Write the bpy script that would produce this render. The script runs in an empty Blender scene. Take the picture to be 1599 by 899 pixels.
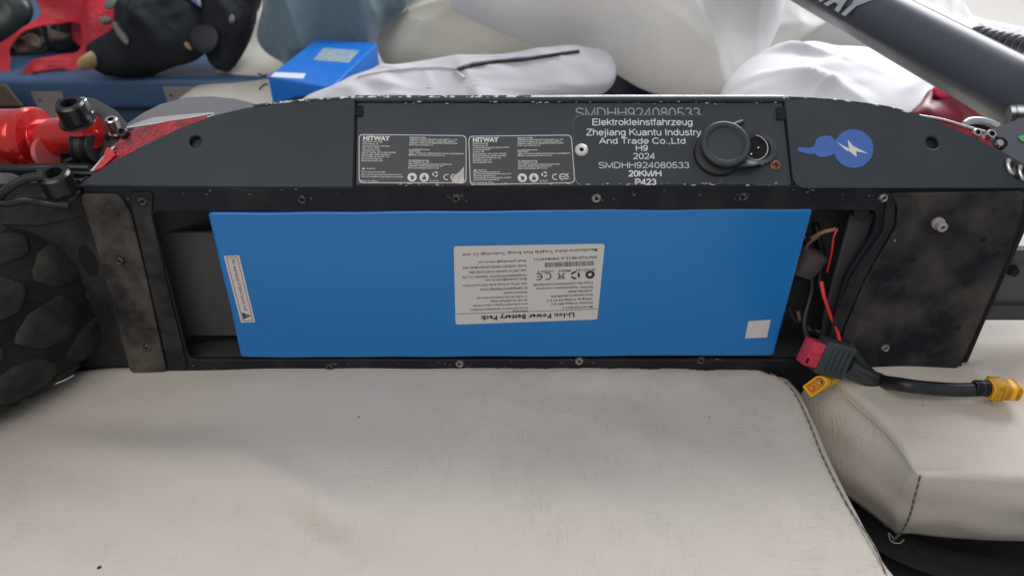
import bpy, bmesh, math, random
from mathutils import Vector, Matrix, noise
R = math.radians
random.seed(7)
S = bpy.context.scene
COL = S.collection

# ------------------------------------------------------------------ camera
PITCH = R(32.4)
CAMLOC = Vector((0, -0.418, 0.3334))
FPX = 1155.0
cam_d = bpy.data.cameras.new("camera")
cam_d.sensor_width = 36
cam_d.lens = 36 * FPX / 1599
cam_d.clip_start = 0.01
cam_d.clip_end = 60
cam_d.dof.use_dof = True
cam_d.dof.focus_distance = 0.47
cam_d.dof.aperture_fstop = 9.0
cam = bpy.data.objects.new("camera", cam_d)
COL.objects.link(cam)
cam.location = CAMLOC
cam.rotation_euler = (R(90) - PITCH, 0, 0)
S.camera = cam

# ------------------------------------------------------------------ light
w = bpy.data.worlds.new("World")
S.world = w
w.use_nodes = True
bg = w.node_tree.nodes["Background"]
bg.inputs[0].default_value = (0.86, 0.90, 1.0, 1)
bg.inputs[1].default_value = 0.42

def area(name, loc, target, sx, sy, power, col):
    d = bpy.data.lights.new(name, 'AREA')
    d.shape = 'RECTANGLE'; d.size = sx; d.size_y = sy
    d.energy = power; d.color = col
    o = bpy.data.objects.new(name, d)
    COL.objects.link(o)
    o.location = loc
    o.rotation_euler = (Vector(target) - Vector(loc)).to_track_quat('-Z', 'Y').to_euler()
    return o
area("window_light", (0.9, 1.5, 1.5), (0, 0.1, 0), 1.5, 1.2, 58, (0.96, 0.97, 1.0))
area("room_light", (-0.5, -1.5, 1.9), (0, 0, 0), 2.0, 1.6, 25, (1.0, 0.925, 0.84))

S.view_settings.view_transform = 'Standard'
S.view_settings.look = 'None'
S.view_settings.exposure = 0
S.view_settings.gamma = 1

# ------------------------------------------------------------------ where things stand
FWD = Vector((0, math.cos(PITCH), -math.sin(PITCH)))
UP = Vector((0, math.sin(PITCH), math.cos(PITCH)))
def ray(px, py):
    return FWD + Vector((1, 0, 0)) * ((px - 800) / FPX) + UP * ((450 - py) / FPX)
def onplane(px, py, p, n):
    d = ray(px, py); n = Vector(n)
    return CAMLOC + d * ((Vector(p) - CAMLOC).dot(n) / d.dot(n))
def atY(px, py, Y=0.0): return onplane(px, py, (0, Y, 0), (0, 1, 0))
def atZ(px, py, Z=0.0): return onplane(px, py, (0, 0, Z), (0, 0, 1))
def atD(px, py, D): return CAMLOC + ray(px, py) * D

def frame(o, x, y):
    x = Vector(x).normalized(); y = Vector(y).normalized(); z = x.cross(y)
    m = Matrix.Identity(4)
    for i in range(3):
        m[i][0] = x[i]; m[i][1] = y[i]; m[i][2] = z[i]; m[i][3] = o[i]
    return m
ZC = atY(800, 290).z                       # the edge between underside and side
SL = R(43.9)
UNDER = frame((0, 0, 0), (1, 0, 0), (0, 0, 1))                  # underside of the deck, faces the camera
SIDE = frame((0, 0, ZC), (1, 0, 0), (0, math.cos(SL), math.sin(SL)))   # side of the deck
def loc2(M, px, py, off=0.0):
    n = M.to_3x3() @ Vector((0, 0, 1))
    p = M.inverted() @ onplane(px, py, M.translation + n * off, n)
    return (p.x, p.y)
def U(px, py, off=0.0): return loc2(UNDER, px, py, off)
def P(px, py, off=0.0): return loc2(SIDE, px, py, off)
def Us(pts, off=0.0): return [U(a, b, off) for a, b in pts]
def Ps(pts, off=0.0): return [P(a, b, off) for a, b in pts]

# ------------------------------------------------------------------ materials
MATS = {}
def mat(name, col, rough=0.5, metal=0.0, col2=None, scale=20.0, detail=6, lo=0.35, hi=0.65, bump=0.0, bscale=200.0,
        coat=0.0, stretch=(1, 1, 1), sheen=0.0, spec=0.5, rough2=None, bdist=0.001, trans=0.0, sub=0.0):
    if name in MATS: return MATS[name]
    m = bpy.data.materials.new(name); m.use_nodes = True
    nt = m.node_tree; b = nt.nodes["Principled BSDF"]
    b.inputs["Base Color"].default_value = (*col, 1)
    b.inputs["Roughness"].default_value = rough
    b.inputs["Metallic"].default_value = metal
    b.inputs["Coat Weight"].default_value = coat
    b.inputs["Coat Roughness"].default_value = 0.15
    b.inputs["Sheen Weight"].default_value = sheen
    b.inputs["Specular IOR Level"].default_value = spec
    tc = nt.nodes.new("ShaderNodeTexCoord")
    mp = nt.nodes.new("ShaderNodeMapping"); mp.inputs["Scale"].default_value = stretch
    nt.links.new(tc.outputs["Object"], mp.inputs[0])
    if col2:
        n = nt.nodes.new("ShaderNodeTexNoise"); n.inputs["Scale"].default_value = scale
        n.inputs["Detail"].default_value = detail; n.inputs["Roughness"].default_value = 0.62
        nt.links.new(mp.outputs[0], n.inputs["Vector"])
        r = nt.nodes.new("ShaderNodeMapRange"); r.inputs[1].default_value = lo; r.inputs[2].default_value = hi
        nt.links.new(n.outputs[0], r.inputs[0])
        mx = nt.nodes.new("ShaderNodeMix"); mx.data_type = 'RGBA'
        mx.inputs[6].default_value = (*col, 1); mx.inputs[7].default_value = (*col2, 1)
        nt.links.new(r.outputs[0], mx.inputs[0]); nt.links.new(mx.outputs[2], b.inputs["Base Color"])
        if rough2 is not None:
            rr = nt.nodes.new("ShaderNodeMapRange"); rr.inputs[3].default_value = rough; rr.inputs[4].default_value = rough2
            nt.links.new(r.outputs[0], rr.inputs[0]); nt.links.new(rr.outputs[0], b.inputs["Roughness"])
    if bump:
        n2 = nt.nodes.new("ShaderNodeTexNoise"); n2.inputs["Scale"].default_value = bscale; n2.inputs["Detail"].default_value = 4
        nt.links.new(mp.outputs[0], n2.inputs["Vector"])
        bp = nt.nodes.new("ShaderNodeBump"); bp.inputs["Strength"].default_value = bump; bp.inputs["Distance"].default_value = bdist
        nt.links.new(n2.outputs[0], bp.inputs["Height"]); nt.links.new(bp.outputs[0], b.inputs["Normal"])
    MATS[name] = m
    return m

def fabric(name, col, col2, worn=True, wrinkle=0.35):
    """coated seat cloth: woven grid that shows in worn patches, mild stains"""
    m = bpy.data.materials.new(name); m.use_nodes = True
    nt = m.node_tree; b = nt.nodes["Principled BSDF"]; N = nt.nodes.new; L = nt.links.new
    b.inputs["Roughness"].default_value = 0.62; b.inputs["Specular IOR Level"].default_value = 0.35
    tc = N("ShaderNodeTexCoord"); o = tc.outputs["Object"]
    def nz(sc, det, st=(1, 1, 1), ro=0.55):
        mp = N("ShaderNodeMapping"); mp.inputs["Scale"].default_value = st; L(o, mp.inputs[0])
        n = N("ShaderNodeTexNoise"); n.inputs["Scale"].default_value = sc; n.inputs["Detail"].default_value = det
        n.inputs["Roughness"].default_value = ro
        L(mp.outputs[0], n.inputs["Vector"]); return n.outputs[0]
    def rng(x, a, c, d=0.0, e=1.0):
        r = N("ShaderNodeMapRange"); r.inputs[1].default_value = a; r.inputs[2].default_value = c
        r.inputs[3].default_value = d; r.inputs[4].default_value = e; L(x, r.inputs[0]); return r.outputs[0]
    def mth(op, a, c):
        k = N("ShaderNodeMath"); k.operation = op
        for i, v in enumerate((a, c)):
            if isinstance(v, (int, float)): k.inputs[i].default_value = v
            else: L(v, k.inputs[i])
        return k.outputs[0]
    # threads
    sx_ = N("ShaderNodeSeparateXYZ"); L(o, sx_.inputs[0])
    wv = nz(14.0, 2)
    def lines(axis, st):
        ph = mth('ADD', mth('MULTIPLY', sx_.outputs[axis], 2 * math.pi / .00165), mth('MULTIPLY', wv, 22.0))
        return mth('MULTIPLY', rng(mth('SINE', ph, 0.0), .35, 1.0), rng(nz(1.0, 2, st), .42, .66))
    thr = mth('MAXIMUM', lines(0, (900, 90, 90)), lines(1, (90, 900, 90)))
    patch = mth('MULTIPLY', rng(nz(7.0, 3), 0.36, 0.58), rng(nz(60.0, 2), 0.3, 0.65))
    thr = mth('MULTIPLY', thr, patch)
    stain = rng(nz(9.0, 5), 0.4, 0.72)
    speck = rng(nz(150.0, 2), 0.78, 0.80)
    mx = N("ShaderNodeMix"); mx.data_type = 'RGBA'; mx.inputs[6].default_value = (*col, 1); mx.inputs[7].default_value = (*col2, 1)
    L(stain, mx.inputs[0])
    mx2 = N("ShaderNodeMix"); mx2.data_type = 'RGBA'; mx2.inputs[7].default_value = (col[0] * .45, col[1] * .43, col[2] * .4, 1)
    L(mth('MULTIPLY', thr, 0.24), mx2.inputs[0]); L(mx.outputs[2], mx2.inputs[6])
    mx3 = N("ShaderNodeMix"); mx3.data_type = 'RGBA'; mx3.inputs[7].default_value = (.06, .05, .045, 1)
    L(speck, mx3.inputs[0]); L(mx2.outputs[2], mx3.inputs[6])
    L(mx3.outputs[2], b.inputs["Base Color"])
    h = mth('ADD', mth('MULTIPLY', thr, -0.25), mth('MULTIPLY', nz(30.0, 4), wrinkle * 2))
    h = mth('ADD', h, mth('MULTIPLY', nz(700.0, 2), 0.12))
    bp = N("ShaderNodeBump"); bp.inputs["Strength"].default_value = 0.5; bp.inputs["Distance"].default_value = 0.0022
    L(h, bp.inputs["Height"]); L(bp.outputs[0], b.inputs["Normal"])
    MATS[name] = m
    return m

seat_cloth = fabric("seat_cloth", (.565, .522, .462), (.545, .500, .440))
M_panel = mat("side_paint", (.028, .037, .047), .45, spec=.35, col2=(.036, .045, .054), scale=14, bump=.12, bscale=900, bdist=.0003)
M_panel2 = mat("side_plastic", (.024, .032, .038), .52, spec=.35, col2=(.031, .040, .047), scale=18, bump=.25, bscale=1500, bdist=.0003)
M_frame = mat("dirty_frame", (.007, .008, .014), .5, spec=.3, col2=(.030, .028, .028), scale=22, lo=.5, hi=.78, rough2=.8, bump=.2, bscale=300, bdist=.0006)
M_dirt = mat("mud_film_plate", (.009, .010, .015), .6, spec=.2, col2=(.072, .065, .057), scale=26, lo=.40, hi=.70, rough2=.9, bump=.4, bscale=260, bdist=.0008, detail=9)
M_dirt2 = mat("mud_film_strip", (.014, .014, .015), .7, spec=.2, col2=(.100, .086, .072), scale=36, lo=.36, hi=.66, rough2=.95, bump=.5, bscale=200, bdist=.001, detail=9)
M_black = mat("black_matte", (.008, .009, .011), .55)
M_tray = mat("tray_metal", (.024, .024, .029), .6, col2=(.050, .048, .048), scale=10)
M_hole = mat("hole_black", (.003, .003, .004), .9)
M_rubber = mat("tyre_rubber", (.008, .010, .010), .85, spec=.2, col2=(.024, .027, .023), scale=30, bump=.5, bscale=160, bdist=.001)
M_steel = mat("bright_steel", (.62, .61, .58), .28, 1.0)
M_dull = mat("dull_zinc", (.30, .28, .25), .5, .8, col2=(.08, .07, .06), scale=400)
M_oxid = mat("black_oxide_steel", (.05, .05, .052), .28, .85)
M_redm = mat("red_anodised", (.62, .022, .018), .22, .55, coat=.6)
M_redgrip = mat("red_grip_sheet", (.42, .014, .030), .35, col2=(.13, .02, .03), scale=120, lo=.42, hi=.66, bump=.6, bscale=300, bdist=.001)
M_blue = mat("blue_shrink_wrap", (.010, .165, .47), .28, col2=(.012, .178, .49), scale=6, bump=.22, bscale=16, bdist=.0035, spec=.5, stretch=(.6, 1, 1.6))
M_label = mat("sticker_paper", (.58, .56, .53), .5)
M_label2 = mat("sticker_pinkish", (.60, .54, .53), .5)
M_ink = mat("ink_dark", (.02, .02, .022), .6)
M_white = mat("print_white", (.62, .63, .62), .5)
M_greyprint = mat("engraved_print", (.30, .31, .31), .5)
M_stick = mat("rating_sticker_face", (.035, .040, .043), .38)
M_peel = mat("peeled_backing", (.62, .58, .52), .7, col2=(.4, .37, .33), scale=200)
M_rust = mat("rusty_screw_head", (.30, .12, .055), .6, .5, col2=(.14, .05, .025), scale=500)
M_bluestick = mat("blue_sticker", (.045, .13, .42), .45)
M_cap = mat("cap_rubber", (.022, .029, .036), .5)
M_pink = mat("red_plug", (.52, .035, .065), .35, bump=.1, bscale=400)
M_plug = mat("grey_plug", (.030, .040, .042), .55, bump=.15, bscale=900, bdist=.0003)
M_yel = mat("yellow_plug", (.80, .42, .012), .42)
M_yeld = mat("amber_plug", (.62, .26, .01), .4)
M_cable = mat("black_cable", (.010, .011, .012), .42)
M_shrink = mat("heat_shrink", (.028, .032, .036), .36)
M_gold = mat("gold_pin", (.75, .58, .32), .25, 1.0)
M_wred = mat("red_wire", (.65, .035, .03), .4)
M_stem = mat("stem_paint", (.030, .036, .052), .36, coat=.2, col2=(.035, .041, .057), scale=8)
M_creamp = mat("cream_pillowcase", (.70, .69, .60), .85, col2=(.64, .63, .55), scale=6, sheen=.2, bump=.5, bscale=26, bdist=.004, stretch=(1.6, .6, .8))
M_whitep = mat("white_pillowcase", (.76, .76, .74), .85, col2=(.70, .70, .68), scale=5, sheen=.2, bump=.5, bscale=26, bdist=.004, stretch=(1.6, .6, .8))
M_lav = mat("pale_lilac_cloth", (.58, .57, .61), .7, col2=(.52, .51, .55), scale=8, bump=.2, bscale=60, bdist=.002)
M_teal = mat("blue_grey_fleece", (.105, .165, .20), .95, col2=(.085, .138, .17), scale=20, sheen=.4, bump=.3, bscale=400)
M_navy = mat("blue_vinyl", (.045, .10, .20), .5, col2=(.036, .085, .175), scale=10)
M_navyd = mat("dark_blue_vinyl", (.016, .04, .085), .6)
M_bag = mat("red_bag", (.55, .018, .035), .5, col2=(.42, .012, .025), scale=14, bump=.3, bscale=40, bdist=.004)
M_pad = mat("black_padding", (.010, .012, .016), .85, spec=.2, col2=(.024, .028, .033), scale=20, bump=.3, bscale=120)
M_tan = mat("tan_sole", (.50, .36, .17), .6)
M_patch = mat("grey_patch", (.15, .155, .14), .6)
M_foil = mat("dark_foil", (.02, .025, .026), .2)
M_brown = mat("brown_foil", (.16, .13, .10), .35, col2=(.08, .06, .05), scale=80)
M_wall = mat("wall_paint", (.78, .79, .82), .8, col2=(.75, .76, .79), scale=3)
M_seatbase = mat("dark_base_cloth", (.016, .016, .020), .9, col2=(.05, .05, .055), scale=60, lo=.55, hi=.8, bump=.4, bscale=200)
M_thread = mat("stitch_thread", (.10, .085, .07), .8)
M_towel = mat("white_towelling", (.68, .68, .70), .95, bump=1.0, bscale=130, bdist=.004)
M_hose = mat("spiral_sleeve", (.06, .065, .075), .3)
M_green = mat("green_sticker", (.10, .42, .14), .4)
M_fender = mat("grey_satin_fender", (.20, .21, .23), .45, .3)
M_plate = mat("bracket_plate", (.07, .08, .088), .42, .4)
M_conn = mat("grey_connector", (.075, .064, .068), .75, col2=(.05,.045,.045), scale=120)
M_chip = mat("worn_bare_edge", (.05, .06, .07), .45, .2, col2=(.70, .70, .68), scale=300, lo=.52, hi=.58, rough2=.35, stretch=(.6, 1, 1))
M_chipR = mat("bare_aluminium_edge", (.70, .71, .72), .3, .6, col2=(.5, .5, .5), scale=90)

# ------------------------------------------------------------------ builders
def attach(o, parent):
    COL.objects.link(o)
    if parent is not None:
        o.parent = parent
        o.matrix_parent_inverse = Matrix.Translation(-ROOTLOC.get(parent.name, Vector((0, 0, 0))))
    return o
ROOTLOC = {}
def thing(name, label, cat, loc=(0, 0, 0), group=None):
    o = bpy.data.objects.new(name, None); COL.objects.link(o)
    o.location = loc; o.empty_display_size = .02
    o["label"] = label; o["category"] = cat
    if group: o["group"] = group
    ROOTLOC[o.name] = Vector(loc)
    return o
def tag(o, label, cat, group=None):
    o["label"] = label; o["category"] = cat
    if group: o["group"] = group
    return o
def struct(o):
    o["kind"] = "structure"; return o

def mesh_obj(name, verts, faces, m, parent=None, smooth=True, angle=None):
    me = bpy.data.meshes.new(name)
    me.from_pydata([tuple(v) for v in verts], [], faces)
    bm = bmesh.new(); bm.from_mesh(me)
    bmesh.ops.recalc_face_normals(bm, faces=bm.faces); bm.to_mesh(me); bm.free()
    return finish(name, me, m, parent, smooth, angle)
def finish(name, me, m, parent=None, smooth=True, angle=None):
    me.materials.clear(); me.materials.append(m)
    if smooth:
        me.polygons.foreach_set("use_smooth", [True] * len(me.polygons))
        if angle is not None: me.set_sharp_from_angle(angle=R(angle))
    me.update()
    return attach(bpy.data.objects.new(name, me), parent)

def curve_mesh(loops, depth, bevel, M, res=2):
    """flat outline(s) with holes, thickness depth, bevelled rim, front face at local z=0"""
    cu = bpy.data.curves.new("c", 'CURVE'); cu.dimensions = '2D'; cu.fill_mode = 'BOTH'
    for lp in loops:
        sp = cu.splines.new('POLY'); sp.points.add(len(lp) - 1)
        for i, p in enumerate(lp): sp.points[i].co = (p[0], p[1], 0, 1)
        sp.use_cyclic_u = True
    cu.extrude = max(depth / 2 - bevel, 0.00001); cu.bevel_depth = bevel; cu.bevel_resolution = res
    cu.offset = -bevel
    o = bpy.data.objects.new("c", cu); COL.objects.link(o)
    dg = bpy.context.evaluated_depsgraph_get()
    me = bpy.data.meshes.new_from_object(o.evaluated_get(dg))
    bpy.data.objects.remove(o); bpy.data.curves.remove(cu)
    me.transform(M @ Matrix.Translation((0, 0, -depth / 2)))
    return me
def slab(name, loops, depth, bevel, M, m, parent=None, off=0.0, res=2, angle=40):
    if not isinstance(loops[0][0], (tuple, list)): loops = [loops]
    me = curve_mesh(loops, depth, bevel, M @ Matrix.Translation((0, 0, off)), res)
    return finish(name, me, m, parent, True, angle)
def rrect(cx, cy, w_, h_, r, rot=0, n=5):
    pts = []
    for sx, sy, a0 in ((1, 1, 0), (-1, 1, 90), (-1, -1, 180), (1, -1, 270)):
        for k in range(n + 1):
            a = R(a0 + 90 * k / n)
            pts.append((sx * (w_ / 2 - r) + r * math.cos(a), sy * (h_ / 2 - r) + r * math.sin(a)))
    c, s = math.cos(rot), math.sin(rot)
    return [(cx + x * c - y * s, cy + x * s + y * c) for x, y in pts]
def quad_round(q, r, n=5):
    """round the corners of any polygon"""
    out = []; k = len(q)
    for i in range(k):
        p = Vector(q[i]); a = (Vector(q[i - 1]) - p); b = (Vector(q[(i + 1) % k]) - p)
        ra = min(r, a.length * .45, b.length * .45)
        A = p + a.normalized() * ra; B = p + b.normalized() * ra
        for j in range(n + 1):
            t = j / n
            v = A * (1 - t) ** 2 + p * 2 * t * (1 - t) + B * t * t
            out.append((v.x, v.y))
    return out
def circ(cx, cy, r, n=32, ry=None):
    return [(cx + r * math.cos(2 * math.pi * i / n), cy + (ry or r) * math.sin(2 * math.pi * i / n)) for i in range(n)]
def smooth_loop(pts, n, closed=True):
    """Catmull-Rom through the points, resampled evenly"""
    pts = [Vector(p) for p in pts]; k = len(pts); dense = []
    rng_ = range(k) if closed else range(k - 1)
    for i in rng_:
        if closed: p0, p1, p2, p3 = pts[i - 1], pts[i], pts[(i + 1) % k], pts[(i + 2) % k]
        else: p0, p1, p2, p3 = pts[max(i - 1, 0)], pts[i], pts[i + 1], pts[min(i + 2, k - 1)]
        for j in range(16):
            t = j / 16
            dense.append(.5 * ((2 * p1) + (-p0 + p2) * t + (2 * p0 - 5 * p1 + 4 * p2 - p3) * t * t + (-p0 + 3 * p1 - 3 * p2 + p3) * t ** 3))
    if closed: dense.append(dense[0].copy())
    else: dense.append(pts[-1])
    L = [0]
    for a, b in zip(dense, dense[1:]): L.append(L[-1] + (b - a).length)
    out = []; j = 0
    for i in range(n):
        s = L[-1] * i / (n if closed else n - 1)
        while j < len(L) - 2 and L[j + 1] < s: j += 1
        t = (s - L[j]) / max(L[j + 1] - L[j], 1e-12)
        out.append(dense[j].lerp(dense[j + 1], min(t, 1)))
    return out

def lathe_mesh(profile, n=24, M=None):
    """profile (r, z) points, capped when r = 0"""
    v = []; f = []
    for r, z in profile:
        for i in range(n):
            a = 2 * math.pi * i / n
            v.append(Vector((r * math.cos(a), r * math.sin(a), z)))
    for k in range(len(profile) - 1):
        for i in range(n):
            j = (i + 1) % n
            f.append((k * n + i, k * n + j, (k + 1) * n + j, (k + 1) * n + i))
    me = bpy.data.meshes.new("lathe"); me.from_pydata(v, [], f)
    bm = bmesh.new(); bm.from_mesh(me); bmesh.ops.remove_doubles(bm, verts=bm.verts, dist=1e-7)
    bmesh.ops.recalc_face_normals(bm, faces=bm.faces); bm.to_mesh(me); bm.free()
    if M: me.transform(M)
    return me
def lathe(name, profile, M, m, parent=None, n=24, angle=35):
    return finish(name, lathe_mesh(profile, n, M), m, parent, True, angle)
def toframe(o, z, x=(1, 0, 0)):
    z = Vector(z).normalized(); x = Vector(x); x = (x - z * x.dot(z)).normalized(); y = z.cross(x)
    return frame(o, x, y)

def tube(name, pts, r, m, parent=None, n=12, closed=False, rad=None, seg=40, prof=None):
    P_ = smooth_loop(pts, seg, closed)
    v = []; f = []; up = Vector((0, 0, 1))
    for i, p in enumerate(P_):
        a = P_[i - 1] if (i > 0 or closed) else p
        b = P_[(i + 1) % len(P_)] if (i < len(P_) - 1 or closed) else p
        t = (b - a).normalized()
        x = t.cross(up)
        if x.length < .05: x = t.cross(Vector((0, 1, 0)))
        x.normalize(); y = x.cross(t)
        rr = rad(i / (len(P_) - 1)) if rad else r
        for k in range(n):
            an = 2 * math.pi * k / n
            if prof: c, s = prof(an)
            else: c, s = math.cos(an), math.sin(an)
            v.append(p + x * c * rr + y * s * rr)
    m_ = len(P_)
    for i in range(m_ if closed else m_ - 1):
        for k in range(n):
            l = (k + 1) % n; i2 = (i + 1) % m_
            f.append((i * n + k, i * n + l, i2 * n + l, i2 * n + k))
    if not closed:
        f.append(tuple(range(n))[::-1]); f.append(tuple((m_ - 1) * n + k for k in range(n)))
    return mesh_obj(name, v, f, m, parent, True, 60)

def boxmesh(M, lo, hi, bev=.0005):
    bm = bmesh.new(); bmesh.ops.create_cube(bm, size=1)
    for v in bm.verts:
        v.co = Vector([lo[i] + (v.co[i] + .5) * (hi[i] - lo[i]) for i in range(3)])
    if bev: bmesh.ops.bevel(bm, geom=bm.edges[:], offset=bev, segments=2, affect='EDGES', profile=.5)
    me = bpy.data.meshes.new("box"); bm.to_mesh(me); bm.free(); me.transform(M); return me
def box(name, M, lo, hi, m, parent=None, bev=.0005):
    return finish(name, boxmesh(M, lo, hi, bev), m, parent, True, 35)

def soft(name, outline, M, m, up, down, parent=None, disp=None, n=120, rings=26, pw=.5, edge=None, cen=None, smooth=True):
    """stuffed body: outline in plane M inflated to both sides. edge = radius of a rolled edge (flat cushion) or None (pillow)"""
    if smooth: ol = [p.to_2d() if len(p) == 3 else p for p in smooth_loop([Vector((a, b, 0)) for a, b in outline], n)]
    else: ol = [Vector(p) for p in outline]; n = len(ol)
    c = Vector(cen) if cen else sum(ol, Vector((0, 0))) / n
    v = []; f = []
    def ring(fn_s, fn_h, side):
        st = len(v)
        for i, p in enumerate(ol):
            d = (c - p)
            q = p + d * fn_s(d.length)
            h = fn_h
            dz = disp(q.x, q.y, side) * min(1, h / max(abs(up), 1e-6) * 1.5) if disp else 0
            v.append(M @ Vector((q.x, q.y, side * h + dz)))
        return st
    def side_rings(side, T):
        rs = []
        if edge:
            e = edge
            for k in range(1, 9):
                a = math.pi / 2 * k / 8
                rs.append(ring(lambda L, a=a: e * (1 - math.cos(a)) / L, (T - e) + e * math.sin(a) if T > e else T * math.sin(a), side))
            for k in range(1, rings):
                s = k / rings
                rs.append(ring(lambda L, s=s: (e + (L - e) * s) / L if L > e else 1, T, side))
        else:
            for k in range(1, rings):
                s = 1 - math.cos(math.pi / 2 * k / rings)
                s = .35 * s + .65 * (k / rings) ** 1.6
                rs.append(ring(lambda L, s=s: s, T * (1 - (1 - s) ** 2) ** pw, side))
        return rs
    rim = ring(lambda L: 0, 0 if not edge else (up - edge), 1)
    rimd = None
    def stitch(a, b, flip):
        for i in range(n):
            j = (i + 1) % n
            q = (a + i, a + j, b + j, b + i)
            f.append(q if not flip else q[::-1])
    prev = rim
    for r in side_rings(1, up): stitch(prev, r, False); prev = r
    dz = disp(c.x, c.y, 1) if disp else 0
    v.append(M @ Vector((c.x, c.y, up + dz))); ci = len(v) - 1
    for i in range(n): f.append((prev + i, prev + (i + 1) % n, ci))
    prev = rim
    if edge:
        bt = ring(lambda L: 0, down, -1); stitch(prev, bt, True); prev = bt
    else:
        for r in side_rings(-1, down): stitch(prev, r, True); prev = r
    v.append(M @ Vector((c.x, c.y, -down))); ci = len(v) - 1
    for i in range(n): f.append((prev + (i + 1) % n, prev + i, ci))
    return mesh_obj(name, v, f, m, parent, True)

def N3(x, y, z=0.0, s=1.0): return noise.noise(Vector((x * s, y * s, z)))
def folds(ang, s, amp, str_=4.0, seed=0, sharp=True):
    c, sn = math.cos(ang), math.sin(ang)
    def fn(x, y, side=1):
        u = x * c + y * sn; w_ = -x * sn + y * c
        k = noise.noise(Vector((u * s, w_ * s / str_, seed)))
        k2 = noise.noise(Vector((u * s * 2.3 + 5, w_ * s * 2.3 / str_, seed + 3)))
        if sharp: k = 1 - abs(k) * 2.2
        return amp * (k + .35 * k2)
    return fn
def crease(ang, s, amp, seed=0, cut=.35):
    """narrow raised creases that fan and wander"""
    c, sn = math.cos(ang), math.sin(ang)
    def fn(x, y, side=1):
        wx = x + .35 / s * noise.noise(Vector((x * s * .6, y * s * .6, seed + 9))); wy = y + .35 / s * noise.noise(Vector((x * s * .6, y * s * .6, seed + 20)))
        u = wx * c + wy * sn; w_ = -wx * sn + wy * c
        k = abs(noise.noise(Vector((u * s, w_ * s / 5, seed))))
        m_ = max(0, noise.noise(Vector((x * s * .5, y * s * .5, seed + 40))) + .25)
        return amp * max(0, 1 - k / cut) ** 1.5 * m_ * 1.6
    return fn
def addf(*fs): return lambda x, y, side=1: sum(g(x, y, side) for g in fs)

# text: real letter shapes, joined per sticker
def text_mesh(items, M, res=1):
    """items: (string, x, y, width, height, bold, align) in the local plane; width 0 = natural"""
    out = bmesh.new()
    dg = None
    for it in items:
        s, x, y, wd, ht = it[:5]; bold = it[5] if len(it) > 5 else 0; al = it[6] if len(it) > 6 else 'L'
        rot = it[7] if len(it) > 7 else 0; shear = it[8] if len(it) > 8 else 0
        cu = bpy.data.curves.new("t", 'FONT'); cu.body = s; cu.size = 1; cu.resolution_u = res; cu.offset = bold
        cu.space_character = 1.05 if bold == 0 else 1.08
        cu.shear = shear
        o = bpy.data.objects.new("t", cu); COL.objects.link(o)
        dg = bpy.context.evaluated_depsgraph_get()
        me = bpy.data.meshes.new_from_object(o.evaluated_get(dg))
        bpy.data.objects.remove(o); bpy.data.curves.remove(cu)
        if not me.vertices: continue
        xs = [v.co.x for v in me.vertices]; x0, x1 = min(xs), max(xs)
        sy = ht / 0.70; sx = wd / (x1 - x0) if wd else sy
        tw = (x1 - x0) * sx
        ox = {'L': 0, 'C': -tw / 2, 'R': -tw}[al]
        T = Matrix.Translation((x, y, 0)) @ Matrix.Rotation(rot, 4, 'Z') @ Matrix.Translation((ox - x0 * sx, 0, 0)) @ Matrix.Diagonal((sx, sy, 1, 1))
        me.transform(T); out.from_mesh(me); bpy.data.meshes.remove(me)
    me = bpy.data.meshes.new("text"); out.to_mesh(me); out.free(); me.transform(M)
    return me
def lettering(items, M, m, parent, off, name="lettering", res=1):
    return finish(name, text_mesh(items, M @ Matrix.Translation((0, 0, off)), res), m, parent, False)
def flats(name, polys, M, m, parent, off):
    """several thin flat prints joined"""
    bm = bmesh.new()
    for pl in polys:
        loops = pl if isinstance(pl[0][0], (tuple, list)) else [pl]
        me = curve_mesh(loops, .00004, 0, M @ Matrix.Translation((0, 0, off)))
        bm.from_mesh(me); bpy.data.meshes.remove(me)
    me = bpy.data.meshes.new(name); bm.to_mesh(me); bm.free()
    o = finish(name, me, m, parent, False)
    if name in ("symbols", "paint_chips"): o["kind"] = "stuff"
    return o

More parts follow.
